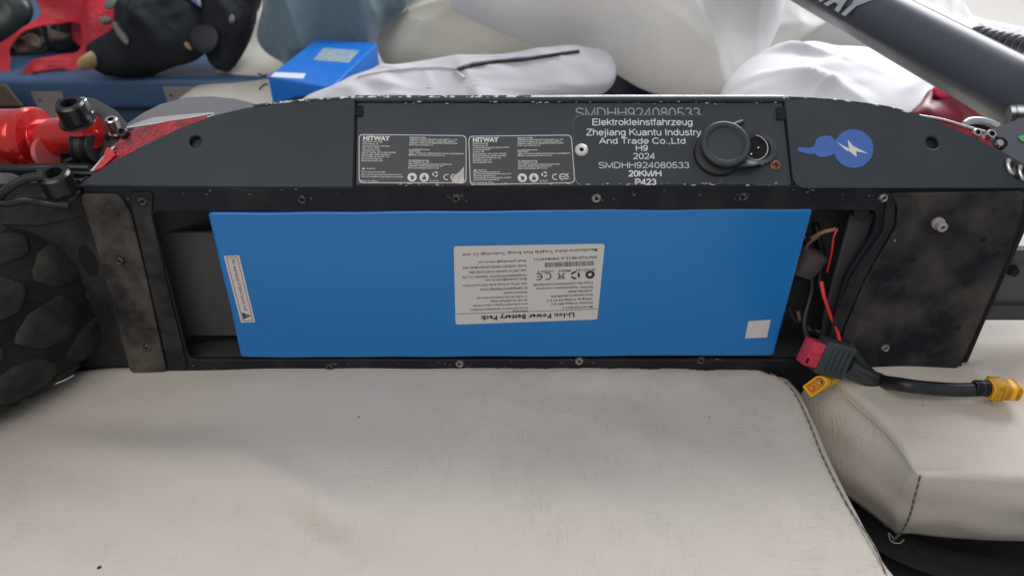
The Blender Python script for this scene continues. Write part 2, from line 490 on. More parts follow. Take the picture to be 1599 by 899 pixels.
# a plain grotesque letter set drawn as strokes (cap height 1)
def _a(cx, cy, rx, ry, a0, a1, n=12):
    return [(cx + rx * math.cos(R(a0 + (a1 - a0) * i / n)), cy + ry * math.sin(R(a0 + (a1 - a0) * i / n))) for i in range(n + 1)]
XH = .73
GL = {
 'S': (.68, [_a(.34, .745, .27, .22, 25, 270, 12) + _a(.34, .26, .29, .235, 88, -155, 12)]),
 'M': (.86, [[(.1, 0), (.1, .965), (.43, .08), (.76, .965), (.76, 0)]]),
 'D': (.76, [[(.1, .035), (.34, .035)] + _a(.34, .5, .33, .465, -90, 90) + [(.1, .965), (.1, .0)]]),
 'H': (.76, [[(.1, 0), (.1, 1)], [(.66, 0), (.66, 1)], [(.1, .53), (.66, .53)]]),
 'E': (.68, [[(.64, .965), (.1, .965), (.1, .035), (.66, .035)], [(.1, .52), (.6, .52)]]),
 'Z': (.66, [[(.06, .96), (.58, .96), (.06, .04), (.62, .04)]]),
 'K': (.72, [[(.1, 0), (.1, 1)], [(.66, 1), (.1, .42)], [(.30, .60), (.70, 0)]]),
 'I': (.30, [[(.15, 0), (.15, 1)]]),
 'A': (.74, [[(.03, 0), (.37, .97), (.71, 0)], [(.15, .33), (.59, .33)]]),
 'T': (.66, [[(.03, .96), (.63, .96)], [(.33, .96), (.33, 0)]]),
 'C': (.76, [_a(.40, .5, .33, .465, 38, 322, 18)]),
 'L': (.58, [[(.1, 1), (.1, .04), (.55, .04)]]),
 'P': (.70, [[(.1, 0), (.1, .96), (.40, .96)] + _a(.40, .71, .24, .25, 90, -90) + [(.1, .46)]]),
 '0': (.60, [_a(.30, .5, .225, .465, 0, 360, 22)]),
 '2': (.60, [_a(.29, .72, .22, .245, 165, -30, 10) + [(.40, .42), (.08, .04), (.54, .04)]]),
 '3': (.60, [_a(.28, .73, .20, .235, 160, -85, 10), _a(.28, .27, .235, .24, 88, -165, 10)]),
 '4': (.60, [[(.42, 0), (.42, .95), (.05, .28), (.56, .28)]]),
 '5': (.60, [[(.50, .955), (.16, .955), (.10, .50)] + _a(.28, .30, .235, .265, 125, -160, 12)]),
 '8': (.60, [_a(.30, .745, .185, .215, -90, 270, 18), _a(.30, .275, .23, .245, 90, 450, 20)]),
 '9': (.60, [_a(.29, .68, .215, .28, 0, 360, 18), _a(.26, .50, .245, .465, 20, -70, 8) + _a(.27, .2, .2, .165, -95, -160, 4)]),
 'l': (.25, [[(.12, 0), (.12, 1)]]),
 'i': (.25, [[(.12, 0), (.12, XH)], [(.12, .86), (.12, 1)]]),
 'j': (.25, [[(.13, XH), (.13, -.15)] + _a(.03, -.15, .10, .10, 0, -90, 4)[1:], [(.13, .86), (.13, 1)]]),
 'e': (.60, [[(.07, .36), (.52, .36)] + _a(.30, .365, .225, .33, 5, 320, 16)]),
 'k': (.54, [[(.09, 0), (.09, 1)], [(.47, XH), (.09, .30)], [(.22, .42), (.50, 0)]]),
 't': (.32, [[(.14, .95), (.14, .14)] + _a(.24, .14, .10, .105, 180, 280, 4)[1:], [(.02, .69), (.28, .69)]]),
 'r': (.36, [[(.09, 0), (.09, XH)], _a(.30, .42, .20, .275, 170, 80, 6)]),
 'o': (.60, [_a(.30, .365, .225, .33, 0, 360, 20)]),
 'n': (.58, [[(.09, 0), (.09, XH)], _a(.29, .44, .195, .255, 175, 0, 8) + [(.485, 0)]]),
 'h': (.58, [[(.09, 0), (.09, 1)], _a(.29, .44, .195, .255, 175, 0, 8) + [(.485, 0)]]),
 's': (.53, [_a(.26, .535, .18, .16, 25, 260, 8) + _a(.26, .195, .20, .165, 85, -155, 8)]),
 'f': (.32, [[(.13, 0), (.13, .82)] + _a(.25, .82, .12, .145, 180, 75, 5)[1:], [(.01, .69), (.28, .69)]]),
 'a': (.60, [_a(.28, .50, .20, .195, 150, 0, 8) + [(.48, .12), (.54, .01)], [(.48, .42), (.26, .40)] + _a(.23, .21, .155, .185, 100, 300, 8) + [(.40, .12), (.48, .24)]]),
 'z': (.52, [[(.05, .69), (.44, .69), (.05, .04), (.47, .04)]]),
 'u': (.58, [[(.09, XH), (.09, .26)] + _a(.285, .29, .195, .255, 180, 355, 8), [(.485, XH), (.485, 0)]]),
 'g': (.60, [_a(.28, .365, .205, .32, 0, 360, 18), [(.49, XH), (.49, -.02)] + _a(.28, -.03, .21, .195, 0, -155, 8)]),
 'd': (.60, [_a(.28, .365, .205, .32, 0, 360, 18), [(.49, 1), (.49, 0)]]),
 'y': (.52, [[(.03, XH), (.26, .04)], [(.49, XH), (.24, -.06), (.17, -.20), (.05, -.21)]]),
 '.': (.27, [[(.13, 0), (.13, .12)]]), ',': (.27, [[(.13, .12), (.13, 0), (.09, -.12)]]),
 '/': (.34, [[(.02, 0), (.32, 1)]]), ' ': (.28, []),
 'W': (1.0, [[(.03, 1), (.28, .03), (.5, .8), (.72, .03), (.97, 1)]]), 'Y': (.8, [[(.03, 1), (.4, .45), (.77, 1)], [(.4, .45), (.4, 0)]]),
}
def ribbon(bm, pts, w_, z, closed=False):
    P2 = [Vector(p) for p in pts]; n = len(P2); L = []
    closed = (P2[0] - P2[-1]).length < 1e-4
    if closed: P2 = P2[:-1]; n -= 1
    for i in range(n):
        a = P2[i - 1] if (i or closed) else None; b = P2[(i + 1) % n] if (i < n - 1 or closed) else None
        d1 = (P2[i] - a).normalized() if a is not None else None; d2 = (b - P2[i]).normalized() if b is not None else None
        d1 = d1 or d2; d2 = d2 or d1
        t = (d1 + d2)
        t = t.normalized() if t.length > .1 else d1
        nn = Vector((-t.y, t.x)); k = min(1 / max(nn.dot(Vector((-d1.y, d1.x))), .3), 2.4) * w_ / 2
        L.append((bm.verts.new((*(P2[i] + nn * k), z)), bm.verts.new((*(P2[i] - nn * k), z))))
    for i in range(n if closed else n - 1):
        j = (i + 1) % n; bm.faces.new((L[i][0], L[j][0], L[j][1], L[i][1]))
def stroke_text(items, M, m, parent, off, name="lettering"):
    """items: (string, x, y, width, cap height, stroke weight)"""
    bm = bmesh.new()
    for s_, x, y, wd, ht, wt in items:
        tot = sum(GL[c][0] for c in s_); k = wd / tot; cx = 0
        for c in s_:
            for j, st in enumerate(GL[c][1]):
                # strokes measured in cap heights, widths stretched to fit
                pts = [(x + (cx + px) * k, y + py * ht) for px, py in st]
                ribbon(bm, pts, wt * ht, j * .000008)
            cx += GL[c][0]
    me = bpy.data.meshes.new(name); bm.to_mesh(me); bm.free()
    me.transform(M @ Matrix.Translation((0, 0, off)))
    return finish(name, me, m, parent, False)
def arc(cx, cy, r0, r1, a0, a1, n=14):
    o = [(cx + r1 * math.cos(R(a0 + (a1 - a0) * i / n)), cy + r1 * math.sin(R(a0 + (a1 - a0) * i / n))) for i in range(n + 1)]
    i_ = [(cx + r0 * math.cos(R(a1 + (a0 - a1) * i / n)), cy + r0 * math.sin(R(a1 + (a0 - a1) * i / n))) for i in range(n + 1)]
    return o + i_
def ce(x, y, r):
    t = r * .28
    return [arc(x, y, r - t, r, 60, 300), arc(x + 2.1 * r, y, r - t, r, 60, 300),
            [(x + 1.2 * r, y - t * .45), (x + 2.5 * r, y - t * .45), (x + 2.5 * r, y + t * .45), (x + 1.2 * r, y + t * .45)]]
def bin_icon(x, y, s, bar=True):
    t = s * .09
    def ln(ax, ay, bx, by):
        d = Vector((bx - ax, by - ay)).normalized(); nx, ny = -d.y * t, d.x * t
        return [(x + ax * s + nx, y + ay * s + ny), (x + bx * s + nx, y + by * s + ny), (x + bx * s - nx, y + by * s - ny), (x + ax * s - nx, y + ay * s - ny)]
    p = [ln(-1, 1, 1, -.7), ln(1, 1, -1, -.7), ln(-.6, .7, -.4, -.7), ln(.6, .7, .4, -.7), ln(-.7, .75, .7, .75)]
    if bar: p.append([(x - .8 * s, y - 1.35 * s), (x + .8 * s, y - 1.35 * s), (x + .8 * s, y - 1.0 * s), (x - .8 * s, y - 1.0 * s)])
    return p
def recycle(x, y, r):
    return [arc(x, y, r * .55, r, a, a + 85, 6) for a in (20, 140, 260)]

# ================================================================== THE SETTING
base = struct(box("sofa_base", Matrix.Identity(4), (-1.3, -.7, -.16), (1.6, .5, -.125), M_seatbase, None, .004))
wall = struct(box("wall", Matrix.Identity(4), (-2.2, 2.0, -.6), (3.2, 2.08, 2.6), M_wall, None, .002))
flo = struct(box("floor", Matrix.Identity(4), (-2.4, -1.4, -.64), (3.2, 2.3, -.6), mat("dark_floor", (.05, .045, .04), .6, col2=(.08, .07, .06), scale=4), None, .002))

# ================================================================== CUSHIONS
ID = Matrix.Identity(4)
def bell(x, y, cx, cy, sx, sy): return math.exp(-((x - cx) / sx) ** 2 - ((y - cy) / sy) ** 2)
zf = 0.0
q = [atZ(a, b, zf) for a, b in ((1196, 560), (1247, 588), (1276, 640), (1308, 710), (1352, 800), (1412, 899))]
front_out = [(-.62, .17), (-.2, .175), (.1, .17), (.17, .13)] + [(p.x, p.y) for p in q] + [(q[-1].x + .035, -.25), (q[-1].x + .03, -.33), (.1, -.36), (-.25, -.36), (-.60, -.35), (-.68, -.1)]
def sstep(t, a, b):
    t = min(max((t - a) / (b - a), 0), 1); return t * t * (3 - 2 * t)
XR = atY(1490, 560).x
def rg_(a, b, c, d, w_, h_):
    p, q_ = atZ(a, b, 0), atZ(c, d, 0); return (p.x, p.y, q_.x, q_.y, w_, h_)
RIDG = [rg_(330, 690, 600, 860, .012, .0035), rg_(380, 740, 560, 890, .008, -.0025), rg_(60, 640, 420, 680, .018, -.0012), rg_(140, 690, 460, 730, .020, .0014),
        rg_(900, 640, 1200, 760, .018, .0025), rg_(760, 600, 1150, 620, .014, -.002), rg_(1150, 700, 1290, 880, .010, .002), rg_(20, 780, 260, 890, .014, -.003)]
def fdisp(x, y, side=1):
    d = .0035 * N3(x, y, 1, 5) + .0016 * N3(x, y, 2, 16)
    d -= .012 * bell(x, y, -.36, -.06, .09, .10)            # sinks under the tyre
    d -= .0015 * bell(x, y, -.18, .0, .12, .05)
    d += .0035 * bell(x, y, -.02, -.13, .20, .035) * 1
    d += .003 * bell(x, y + .35 * x, -.2, -.17, .14, .018)
    d -= .0035 * bell(x, y + .3 * x, -.1, -.185, .12, .016)
    d += .0015 * math.sin(x * 26) * bell(x, y, 0, -.01, .35, .02)
    d -= .022 * sstep(y, .004, .02)
    for (ax_, ay_, bx_, by_, w_, h_) in RIDG:
        t = max(0, min(1, ((x - ax_) * (bx_ - ax_) + (y - ay_) * (by_ - ay_)) / ((bx_ - ax_) ** 2 + (by_ - ay_) ** 2)))
        dd = math.hypot(x - ax_ - t * (bx_ - ax_), y - ay_ - t * (by_ - ay_)); d += h_ * math.exp(-(dd / w_) ** 2) * math.sin(math.pi * min(max(t, .06), .94))
    d += .0022 * N3(x * .5, y * 2.2, 7, 6) * (1 - sstep(y, -.06, 0))
    return d
Mf = Matrix.Translation((0, 0, -.05))
cf = thing("seat_cushion", "large pale grey seat cushion in the foreground, the one the scooter lies on", "cushion", (-.15, -.1, -.11))
soft("cover", front_out, Mf, seat_cloth, .05, .055, cf, fdisp, n=220, rings=70, edge=.014)
def stitches(parent, pts, ln=.0042, gap=.0022, r=.00028, z=None):
    tot = sum((b - a).length for a, b in zip(pts, pts[1:])); n = int(tot / (ln + gap)); P_ = smooth_loop(pts, n * 3 + 1, False)
    v = []; f = []
    for i in range(n):
        a, b = P_[i * 3], P_[i * 3 + 2]
        t = (b - a).normalized(); x = t.cross(Vector((0, 0, 1))).normalized(); y = x.cross(t)
        s = len(v)
        for p, k in ((a, .5), (a.lerp(b, .3), 1), (a.lerp(b, .7), 1), (b, .5)):
            for q_ in range(5):
                an = 2 * math.pi * q_ / 5
                v.append(p + x * math.cos(an) * r * k * 1.2 + y * (math.sin(an) * r * k + r * .2))
        for c_ in range(3):
            for q_ in range(5):
                q2 = (q_ + 1) % 5
                f.append((s + c_ * 5 + q_, s + c_ * 5 + q2, s + c_ * 5 + 5 + q2, s + c_ * 5 + 5 + q_))
        f.append(tuple(s + k for k in range(5))); f.append(tuple(s + 15 + k for k in range(5)))
    o = mesh_obj("stitching", v, f, M_thread, parent)
    return o
sp_ = []
for a, b in ((1203, 580), (1234, 603), (1258, 645), (1286, 712), (1322, 790), (1362, 855), (1384, 905)):
    p = atZ(a, b, zf); p.z += fdisp(p.x, p.y) + .0002; sp_.append(p)
sp_ = smooth_loop(sp_, 60, False)
stitches(cf, sp_)
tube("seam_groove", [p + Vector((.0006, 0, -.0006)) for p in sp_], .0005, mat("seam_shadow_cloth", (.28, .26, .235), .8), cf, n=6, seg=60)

# right cushion: box cushion with piped corner seam
cr = thing("seat_cushion", "smaller pale grey seat cushion at the right with a pinched corner seam", "cushion", (.4, .05, -.11))
zr = 0.0
ql = [atZ(a, b, zr) for a, b in ((1270, 560), (1322, 612), (1382, 665), (1412, 700), (1436, 735))]
qr = [atZ(a, b, zr) for a, b in ((1500, 742), (1600, 752))]
ro = [(p.x, p.y) for p in ql] + [(p.x, p.y) for p in qr] + [(.55, qr[-1].y - .002), (.75, -.10), (.78, .2), (.72, .44), (.4, .46), (.22, .44), (.165, .3), (.165, .16)]
def rdisp(x, y, side=1):
    k = ql[-1]
    d = .003 * N3(x, y, 5, 7) + .0015 * N3(x, y, 9, 20)
    d += .0022 * folds(R(70), 22, 1, 4, 6)(x, y) * bell(x, y, k.x + .01, k.y + .06, .06, .07)
    d -= .010 * bell(x, y, k.x + .012, k.y + .006, .014, .006)
    d += .004 * bell(x, y, .33, -.03, .08, .05)
    d -= .004 * bell(x, y - .1 * x, .36, .04, .10, .02)
    d -= .025 * sstep(y, .004, .02) * (1 - sstep(x, XR - .01, XR + .04))
    return d
# resample keeping the corner
rl = []
for a, b in zip(ro, ro[1:] + ro[:1]):
    d = (Vector(b) - Vector(a)).length; k = max(1, int(d / .006))
    for i in range(k): rl.append(tuple(Vector(a).lerp(Vector(b), i / k)))
def soften(pl, it, keep):
    for _ in range(it):
        pl = [pl[i] if (Vector(pl[i]) - keep).length < .004 else tuple((Vector(pl[i - 1]) + Vector(pl[i]) * 2 + Vector(pl[(i + 1) % len(pl)])) / 4) for i in range(len(pl))]
    return pl
rl = soften(rl, 14, Vector((ql[-1].x, ql[-1].y)))
kx0, ky0 = ql[-1].x, ql[-1].y
# body with bulging side walls
def boxcushion(name, ol, top, bot, m, parent, disp, bulge, rings=40, e=.006, cen=None):
    n = len(ol); ol = [Vector(p) for p in ol]; c = Vector(cen); v = []; f = []; prev = None
    area_ = sum(ol[i - 1].x * ol[i].y - ol[i].x * ol[i - 1].y for i in range(n))
    sg = 1 if area_ > 0 else -1
    nor = []
    for i in range(n):
        t = (ol[(i + 2) % n] - ol[i - 2]).normalized(); nor.append(Vector((t.y, -t.x)) * sg)
    rows = []
    K = 14
    for k in range(K + 1):
        s = k / K; z = bot + (top - e - bot) * s
        rows.append([(p + nn * (bulge * (1 - (2 * s - 1) ** 2) - (.010 * (1 - s) ** 2)) + nn * .003 * noise.noise(Vector((p.x * 25, p.y * 25, z * 40))) * math.sin(math.pi * s) * 1.6 + nn * .024 * (1 - s) * max(0, -nn.x - .1) * min(1, (p - Vector((kx0, ky0))).length / .05), z) for p, nn in zip(ol, nor)])
    for k in range(1, 6):
        a = math.pi / 2 * k / 5
        rows.append([(p - nn * e * (1 - math.cos(a)), top - e + e * math.sin(a) + disp(p.x, p.y) * math.sin(a)) for p, nn in zip(ol, nor)])
    for k in range(1, rings):
        s = k / rings
        rr = []
        for p, nn in zip(ol, nor):
            q_ = p - nn * e; q_ = q_ + (c - q_) * s
            rr.append((q_, top + disp(q_.x, q_.y)))
        rows.append(rr)
    for rw in rows:
        for q_, z in rw: v.append((q_.x, q_.y, z))
    for k in range(len(rows) - 1):
        for i in range(n):
            j = (i + 1) % n; f.append((k * n + i, k * n + j, (k + 1) * n + j, (k + 1) * n + i))
    v.append((c.x, c.y, top + disp(c.x, c.y))); b = (len(rows) - 1) * n
    for i in range(n): f.append((b + i, b + (i + 1) % n, len(v) - 1))
    f.append(tuple(range(n))[::-1])
    return mesh_obj(name, v, f, m, parent)
boxcushion("cover", rl, zr, -.066, seat_cloth, cr, rdisp, .005, cen=(.42, .12), e=.005)
kx, ky = ql[-1].x, ql[-1].y
seam = [Vector((kx - .0015, ky - .0042, .0008)), Vector((kx - .002, ky - .0075, -.014)), Vector((kx - .001, ky - .0085, -.03)), Vector((kx, ky - .0065, -.046)), Vector((kx + .001, ky - .001, -.062))]
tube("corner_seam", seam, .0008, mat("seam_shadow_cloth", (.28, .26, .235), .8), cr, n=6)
pp = [Vector((p.x, p.y, zr + .0002 - .0012)) + Vector((-.002, -.0018, 0)) for p in ql[1:]]
tube("edge_seam", pp, .0005, mat("pale_piping", (.54, .51, .47), .7), cr, n=6)
stitches(cr, [p + Vector((-.0007, -.001, 0)) for p in seam], .003, .002, .0004)

# ================================================================== THE SCOOTER
sc = thing("electric_scooter", "black electric scooter with red shock lying on its side, battery bay open towards the viewer", "scooter", (0, .05, 0))
NU = Vector((0, -1, 0)); NS = SIDE.to_3x3() @ Vector((0, 0, 1))

# underside frame with the battery opening
outer = Us([(128, 290), (1600, 290), (1610, 300), (1592, 345), (1571, 405), (1505, 560), (1490, 640), (225, 650), (206, 580)])
hole = quad_round(Us([(237, 331), (1371, 329), (1366, 362), (1322, 430), (1283, 562), (296, 562)]), .006)
slab("underside_frame", [outer, hole], .004, .0009, UNDER, M_frame, sc)
# tray behind the opening
T = ZC
bx0, bx1 = atY(150, 400).x, atY(1480, 400).x
box("battery_tray", ID, (bx0, .034, -.02), (bx1, .0365, ZC - .004), M_tray, sc)
for nm, lo, hi in (("tray_wall", (bx0, .0045, ZC - .0075), (bx1, .0335, ZC - .0045)), ("tray_wall", (bx0, .0045, -.030), (bx1, .0335, .0035))):
    box(nm, ID, lo, hi, M_tray, sc)
lx = atY(241, 340).x
box("tray_wall", ID, (lx - .02, .0045, -.006), (lx - .016, .0335, ZC - .008), M_tray, sc)
slab("bay_floor", Us([(243, 362), (345, 362), (390, 522), (284, 522)], -.024), .004, .0006, UNDER, mat("bay_grey", (.070, .064, .066), .7, col2=(.05, .046, .048), scale=20), sc, off=-.022)
# slanted inner bracket on the right, dark motor-controller wall
brk = Us([(1328, 331), (1366, 331), (1352, 372), (1330, 420), (1312, 500), (1298, 560), (1276, 560), (1288, 480)], -.012)
slab("inner_bracket", brk, .003, .0006, UNDER, mat("bracket_grey", (.045, .042, .048), .6), sc, off=-.010)
slab("inner_ledge", Us([(1366, 334), (1340, 332), (1338, 345), (1356, 352)]), .012, .0006, UNDER, M_black, sc, off=-.005)

# raised dirty strip on the left and deck end cover on the right
strip = Us([(127, 302), (188, 302), (206, 330), (228, 420), (262, 578), (206, 580), (180, 480), (152, 380)])
slab("cross_strip", quad_round(strip, .004), .0022, .0007, UNDER, M_dirt2, sc, off=.0022)
rim = Us([(206, 300), (240, 300), (238, 334), (262, 440), (294, 575), (266, 577), (232, 430), (209, 330)])
slab("frame_flange", quad_round(rim, .003), .0014, .0005, UNDER, mat("dusty_flange", (.012, .013, .015), .65, spec=.25, col2=(.055, .050, .044), scale=34, lo=.42, hi=.7, bump=.3, bscale=200), sc, off=.0014)
cover = Us([(1388, 300), (1598, 297), (1589, 345), (1569, 405), (1503, 556), (1490, 575), (1300, 575), (1318, 510), (1352, 430), (1398, 352), (1400, 320)])
slab("end_cover", quad_round(cover, .004), .0025, .0008, UNDER, M_dirt, sc, off=.0027)
slab("frame_flange", quad_round(Us([(1385, 300), (1398, 304), (1396, 350), (1350, 432), (1316, 510), (1302, 556), (1290, 556), (1300, 500), (1328, 432), (1378, 360)]), .002), .0016, .0005, UNDER, mat("dusty_flange2", (.012, .013, .017), .65, spec=.2, col2=(.04, .038, .035), scale=30, lo=.4, hi=.75), sc, off=.0016)
slab("edge_groove", Us([(1594, 340), (1597, 340), (1571, 412), (1508, 560), (1504, 560), (1567, 412)]), .0008, .0001, UNDER, M_hole, sc, off=.0035)

# lower edge step: right end of cover continues as thin dark sheet
# threaded inserts (screw holes)
ins = lathe_mesh([(.0011, .0004), (.0012, .0013), (.0019, .0015), (.0027, .0011), (.0031, .0001), (.0031, -.0003)], 18)
ins.materials.append(mat("insert_rim", (.11, .105, .10), .5, .5, col2=(.02, .02, .02), scale=500, lo=.4, hi=.6))
insb = ins.copy(); insb.materials.clear(); insb.materials.append(mat("insert_rim_clean", (.34, .31, .27), .45, .5, col2=(.10, .09, .075), scale=500, lo=.45, hi=.6))
for me_ in (ins, insb): me_.polygons.foreach_set("use_smooth", [True] * len(me_.polygons))
hol = lathe_mesh([(0, .00045), (.0013, .00045), (.0013, .0001)], 16); hol.materials.append(M_hole)
for px, py, off, big in ((225, 313, .0014, 0), (473, 312, 0, 0), (713, 310, 0, 0), (932, 310, 0, 1), (1160, 308, 0, 0), (1380, 309, .0002, 1),
                         (190, 405, .0022, 0), (232, 540, .0022, 0), (515, 573, 0, 0), (718, 568, 0, 1), (905, 564, 0, 1), (1095, 563, 0, 0), (1380, 540, .0027, 1)):
    x, z = U(px, py)
    o = bpy.data.objects.new("threaded_insert", insb if big else ins); attach(o, sc)
    o.matrix_basis = toframe((x, -off, z), NU) @ Matrix.Rotation(random.random() * 6, 4, 'Z')
    h = bpy.data.objects.new("hole", hol); attach(h, o); h.matrix_parent_inverse = Matrix.Identity(4)
dust = []
for px, py, nn_, sp in ((225, 313, 14, 13), (473, 312, 8, 9), (713, 310, 22, 12), (932, 310, 18, 11), (1160, 308, 16, 12), (1380, 309, 26, 12), (515, 573, 16, 12), (718, 568, 34, 13), (905, 564, 44, 15), (1095, 563, 30, 12), (1380, 540, 12, 8), (232, 540, 12, 12), (330, 575, 10, 20), (620, 572, 6, 40), (800, 570, 10, 60), (1010, 300, 12, 120), (350, 300, 24, 110), (1300, 300, 10, 60)):
    for _ in range(nn_):
        an = random.random() * 6.28; d_ = abs(random.gauss(0, sp)) + (6 if sp < 20 else 0)
        c_ = U(px + math.cos(an) * d_ * 1.2, py + math.sin(an) * min(d_, 8) * .6); r_ = .00012 + random.random() ** 3 * .0006
        dust.append([(c_[0] + r_ * (1 + random.random()) * math.cos(k), c_[1] + r_ * (.5 + random.random() * .6) * math.sin(k)) for k in (0, .9, 1.9, 3, 4, 5.2)])
flats("paint_chips", dust, UNDER, mat("dust_brown", (.20, .17, .14), .9, col2=(.09, .08, .07), scale=300), sc, .00006)
# raised stand-off
x, z = U(1461, 345)
so = lathe("stand_off", [(0, .0035), (.0014, .0035), (.0014, .0075), (.0022, .0078), (.0031, .0070), (.0033, .0025), (.0040, .0022), (.0040, 0)], toframe((x, -.0027, z), Vector((.0, -1, .0))), mat("sand_plastic", (.34, .30, .27), .6), sc, 20)
for px, py, r_ in ((1533, 371, .0022), (1553, 394, .0026), (1398, 398, .0015), (1494, 508, .002)):
    x, z = U(px, py)
    lathe("dimple", [(0, .0003), (r_ * .7, .0004), (r_, .0001)], toframe((x, -.0027, z), NU), M_hole if r_ > .0018 else M_black, sc, 16)
lathe("screw_tip", [(0, .002), (.0007, .0018), (.0009, 0)], toframe((U(1393, 371)[0], -.0027, U(1393, 371)[1]), NU), M_steel, sc, 10)

# side of the deck: body shell following the arched outline
arcL = [(120, 291), (143, 273), (172, 254), (205, 237), (240, 219), (280, 200), (330, 181), (385, 168), (440, 161), (500, 156), (556, 153)]
arcR = [(1224, 153), (1275, 156), (1330, 161), (1385, 169), (1432, 181), (1478, 198), (1520, 217), (1560, 237), (1600, 260), (1640, 285)]
full = [SIDE @ Vector((*P(a, b), -.004)) for a, b in arcL + arcR]
vv = []
for p in full: vv += [p, p + Vector((0, .004, -.165))]
ff = [(2 * i, 2 * i + 1, 2 * i + 3, 2 * i + 2) for i in range(len(full) - 1)]
mesh_obj("deck_shell", vv, ff, M_black, sc, True, 50)
slab("side_backing", Ps([(122, 291)] + arcL[1:] + arcR[:-1] + [(1640, 291)], -.004), .003, .0005, SIDE, M_black, sc, off=-.0045)

hl = P(305, 221)
slab("side_panel", [Ps(arcL + [(552, 293)]), circ(hl[0], hl[1], .0038, 28)], .0042, .0012, SIDE, M_panel2, sc, off=0)
hr = P(1457, 223)
slab("side_panel", [Ps([(1226, 153)] + arcR + [(1640, 291), (1254, 291), (1246, 287), (1241, 278)]), circ(hr[0], hr[1], .0040, 28)], .0042, .0012, SIDE, M_panel2, sc, off=0)
mid = slab("side_panel", Ps([(557.5, 160), (1223, 160), (1238, 291), (555, 291)]), .003, .0005, SIDE, M_panel, sc, off=-.0009)
# bright worn lip along the top
lip = [SIDE @ Vector((*P(a, b), -.001)) for a, b in ((557, 155), (700, 155), (900, 154.5), (1223, 155))]
tube("top_lip", lip, .0021, M_panel, sc, n=14, seg=30)
def wedge_strip(name, pts, r, m, off):
    ps = [SIDE @ Vector((*P(a, b), off)) for a, b in pts]
    return tube(name, ps, r, m, sc, n=8, seg=60)
wedge_strip("worn_edge", [(395, 165.5), (440, 159.5), (500, 155), (553, 152)], .0009, M_chip, -.0008)
wedge_strip("worn_edge", [(556, 152.6), (700, 152.4), (830, 152.2)], .0012, M_chip, .0002)
wedge_strip("worn_edge", [(830, 152.4), (1000, 152), (1223, 152.4)], .0010, M_chipR, .0004)
wedge_strip("worn_edge", [(1227, 152), (1275, 154), (1330, 159), (1385, 167), (1420, 176)], .0009, M_chip, -.0006)
for (a, b), w_, h_ in (((562, 174), .0042, .0072), ((1219, 178), .0052, .0085)):
    c = P(a, b); slab("notch", rrect(c[0], c[1], w_, h_, .001), .0006, .0001, SIDE, M_hole, sc, off=.0004)
for a in ((555.5, 158, 553.5, 291), (1225, 158, 1239, 291)):
    slab("panel_gap", Ps([(a[0] - 1.0, a[1]), (a[0] + 1.2, a[1]), (a[2] + 1.2, a[3]), (a[2] - 1.0, a[3])]), .0004, .00005, SIDE, M_hole, sc, off=.0002)

# paint chips
chips = []
for _ in range(150):
    t = random.random()
    a = 560 + t * 660; b = 160 + abs(random.gauss(0, 2.2)) if random.random() < .4 else 287 + random.random() * 4
    c = P(a, b); r_ = .0001 + random.random() ** 3 * .0006
    chips.append([(c[0] + r_ * (1 + random.random() * 2) * math.cos(k), c[1] + r_ * (.4 + random.random() * .5) * math.sin(k)) for k in (0, .9, 1.9, 3, 4, 5.2)])
flats("paint_chips", chips, SIDE, mat("chip_grey", (.36, .36, .35), .5), sc, .0009)

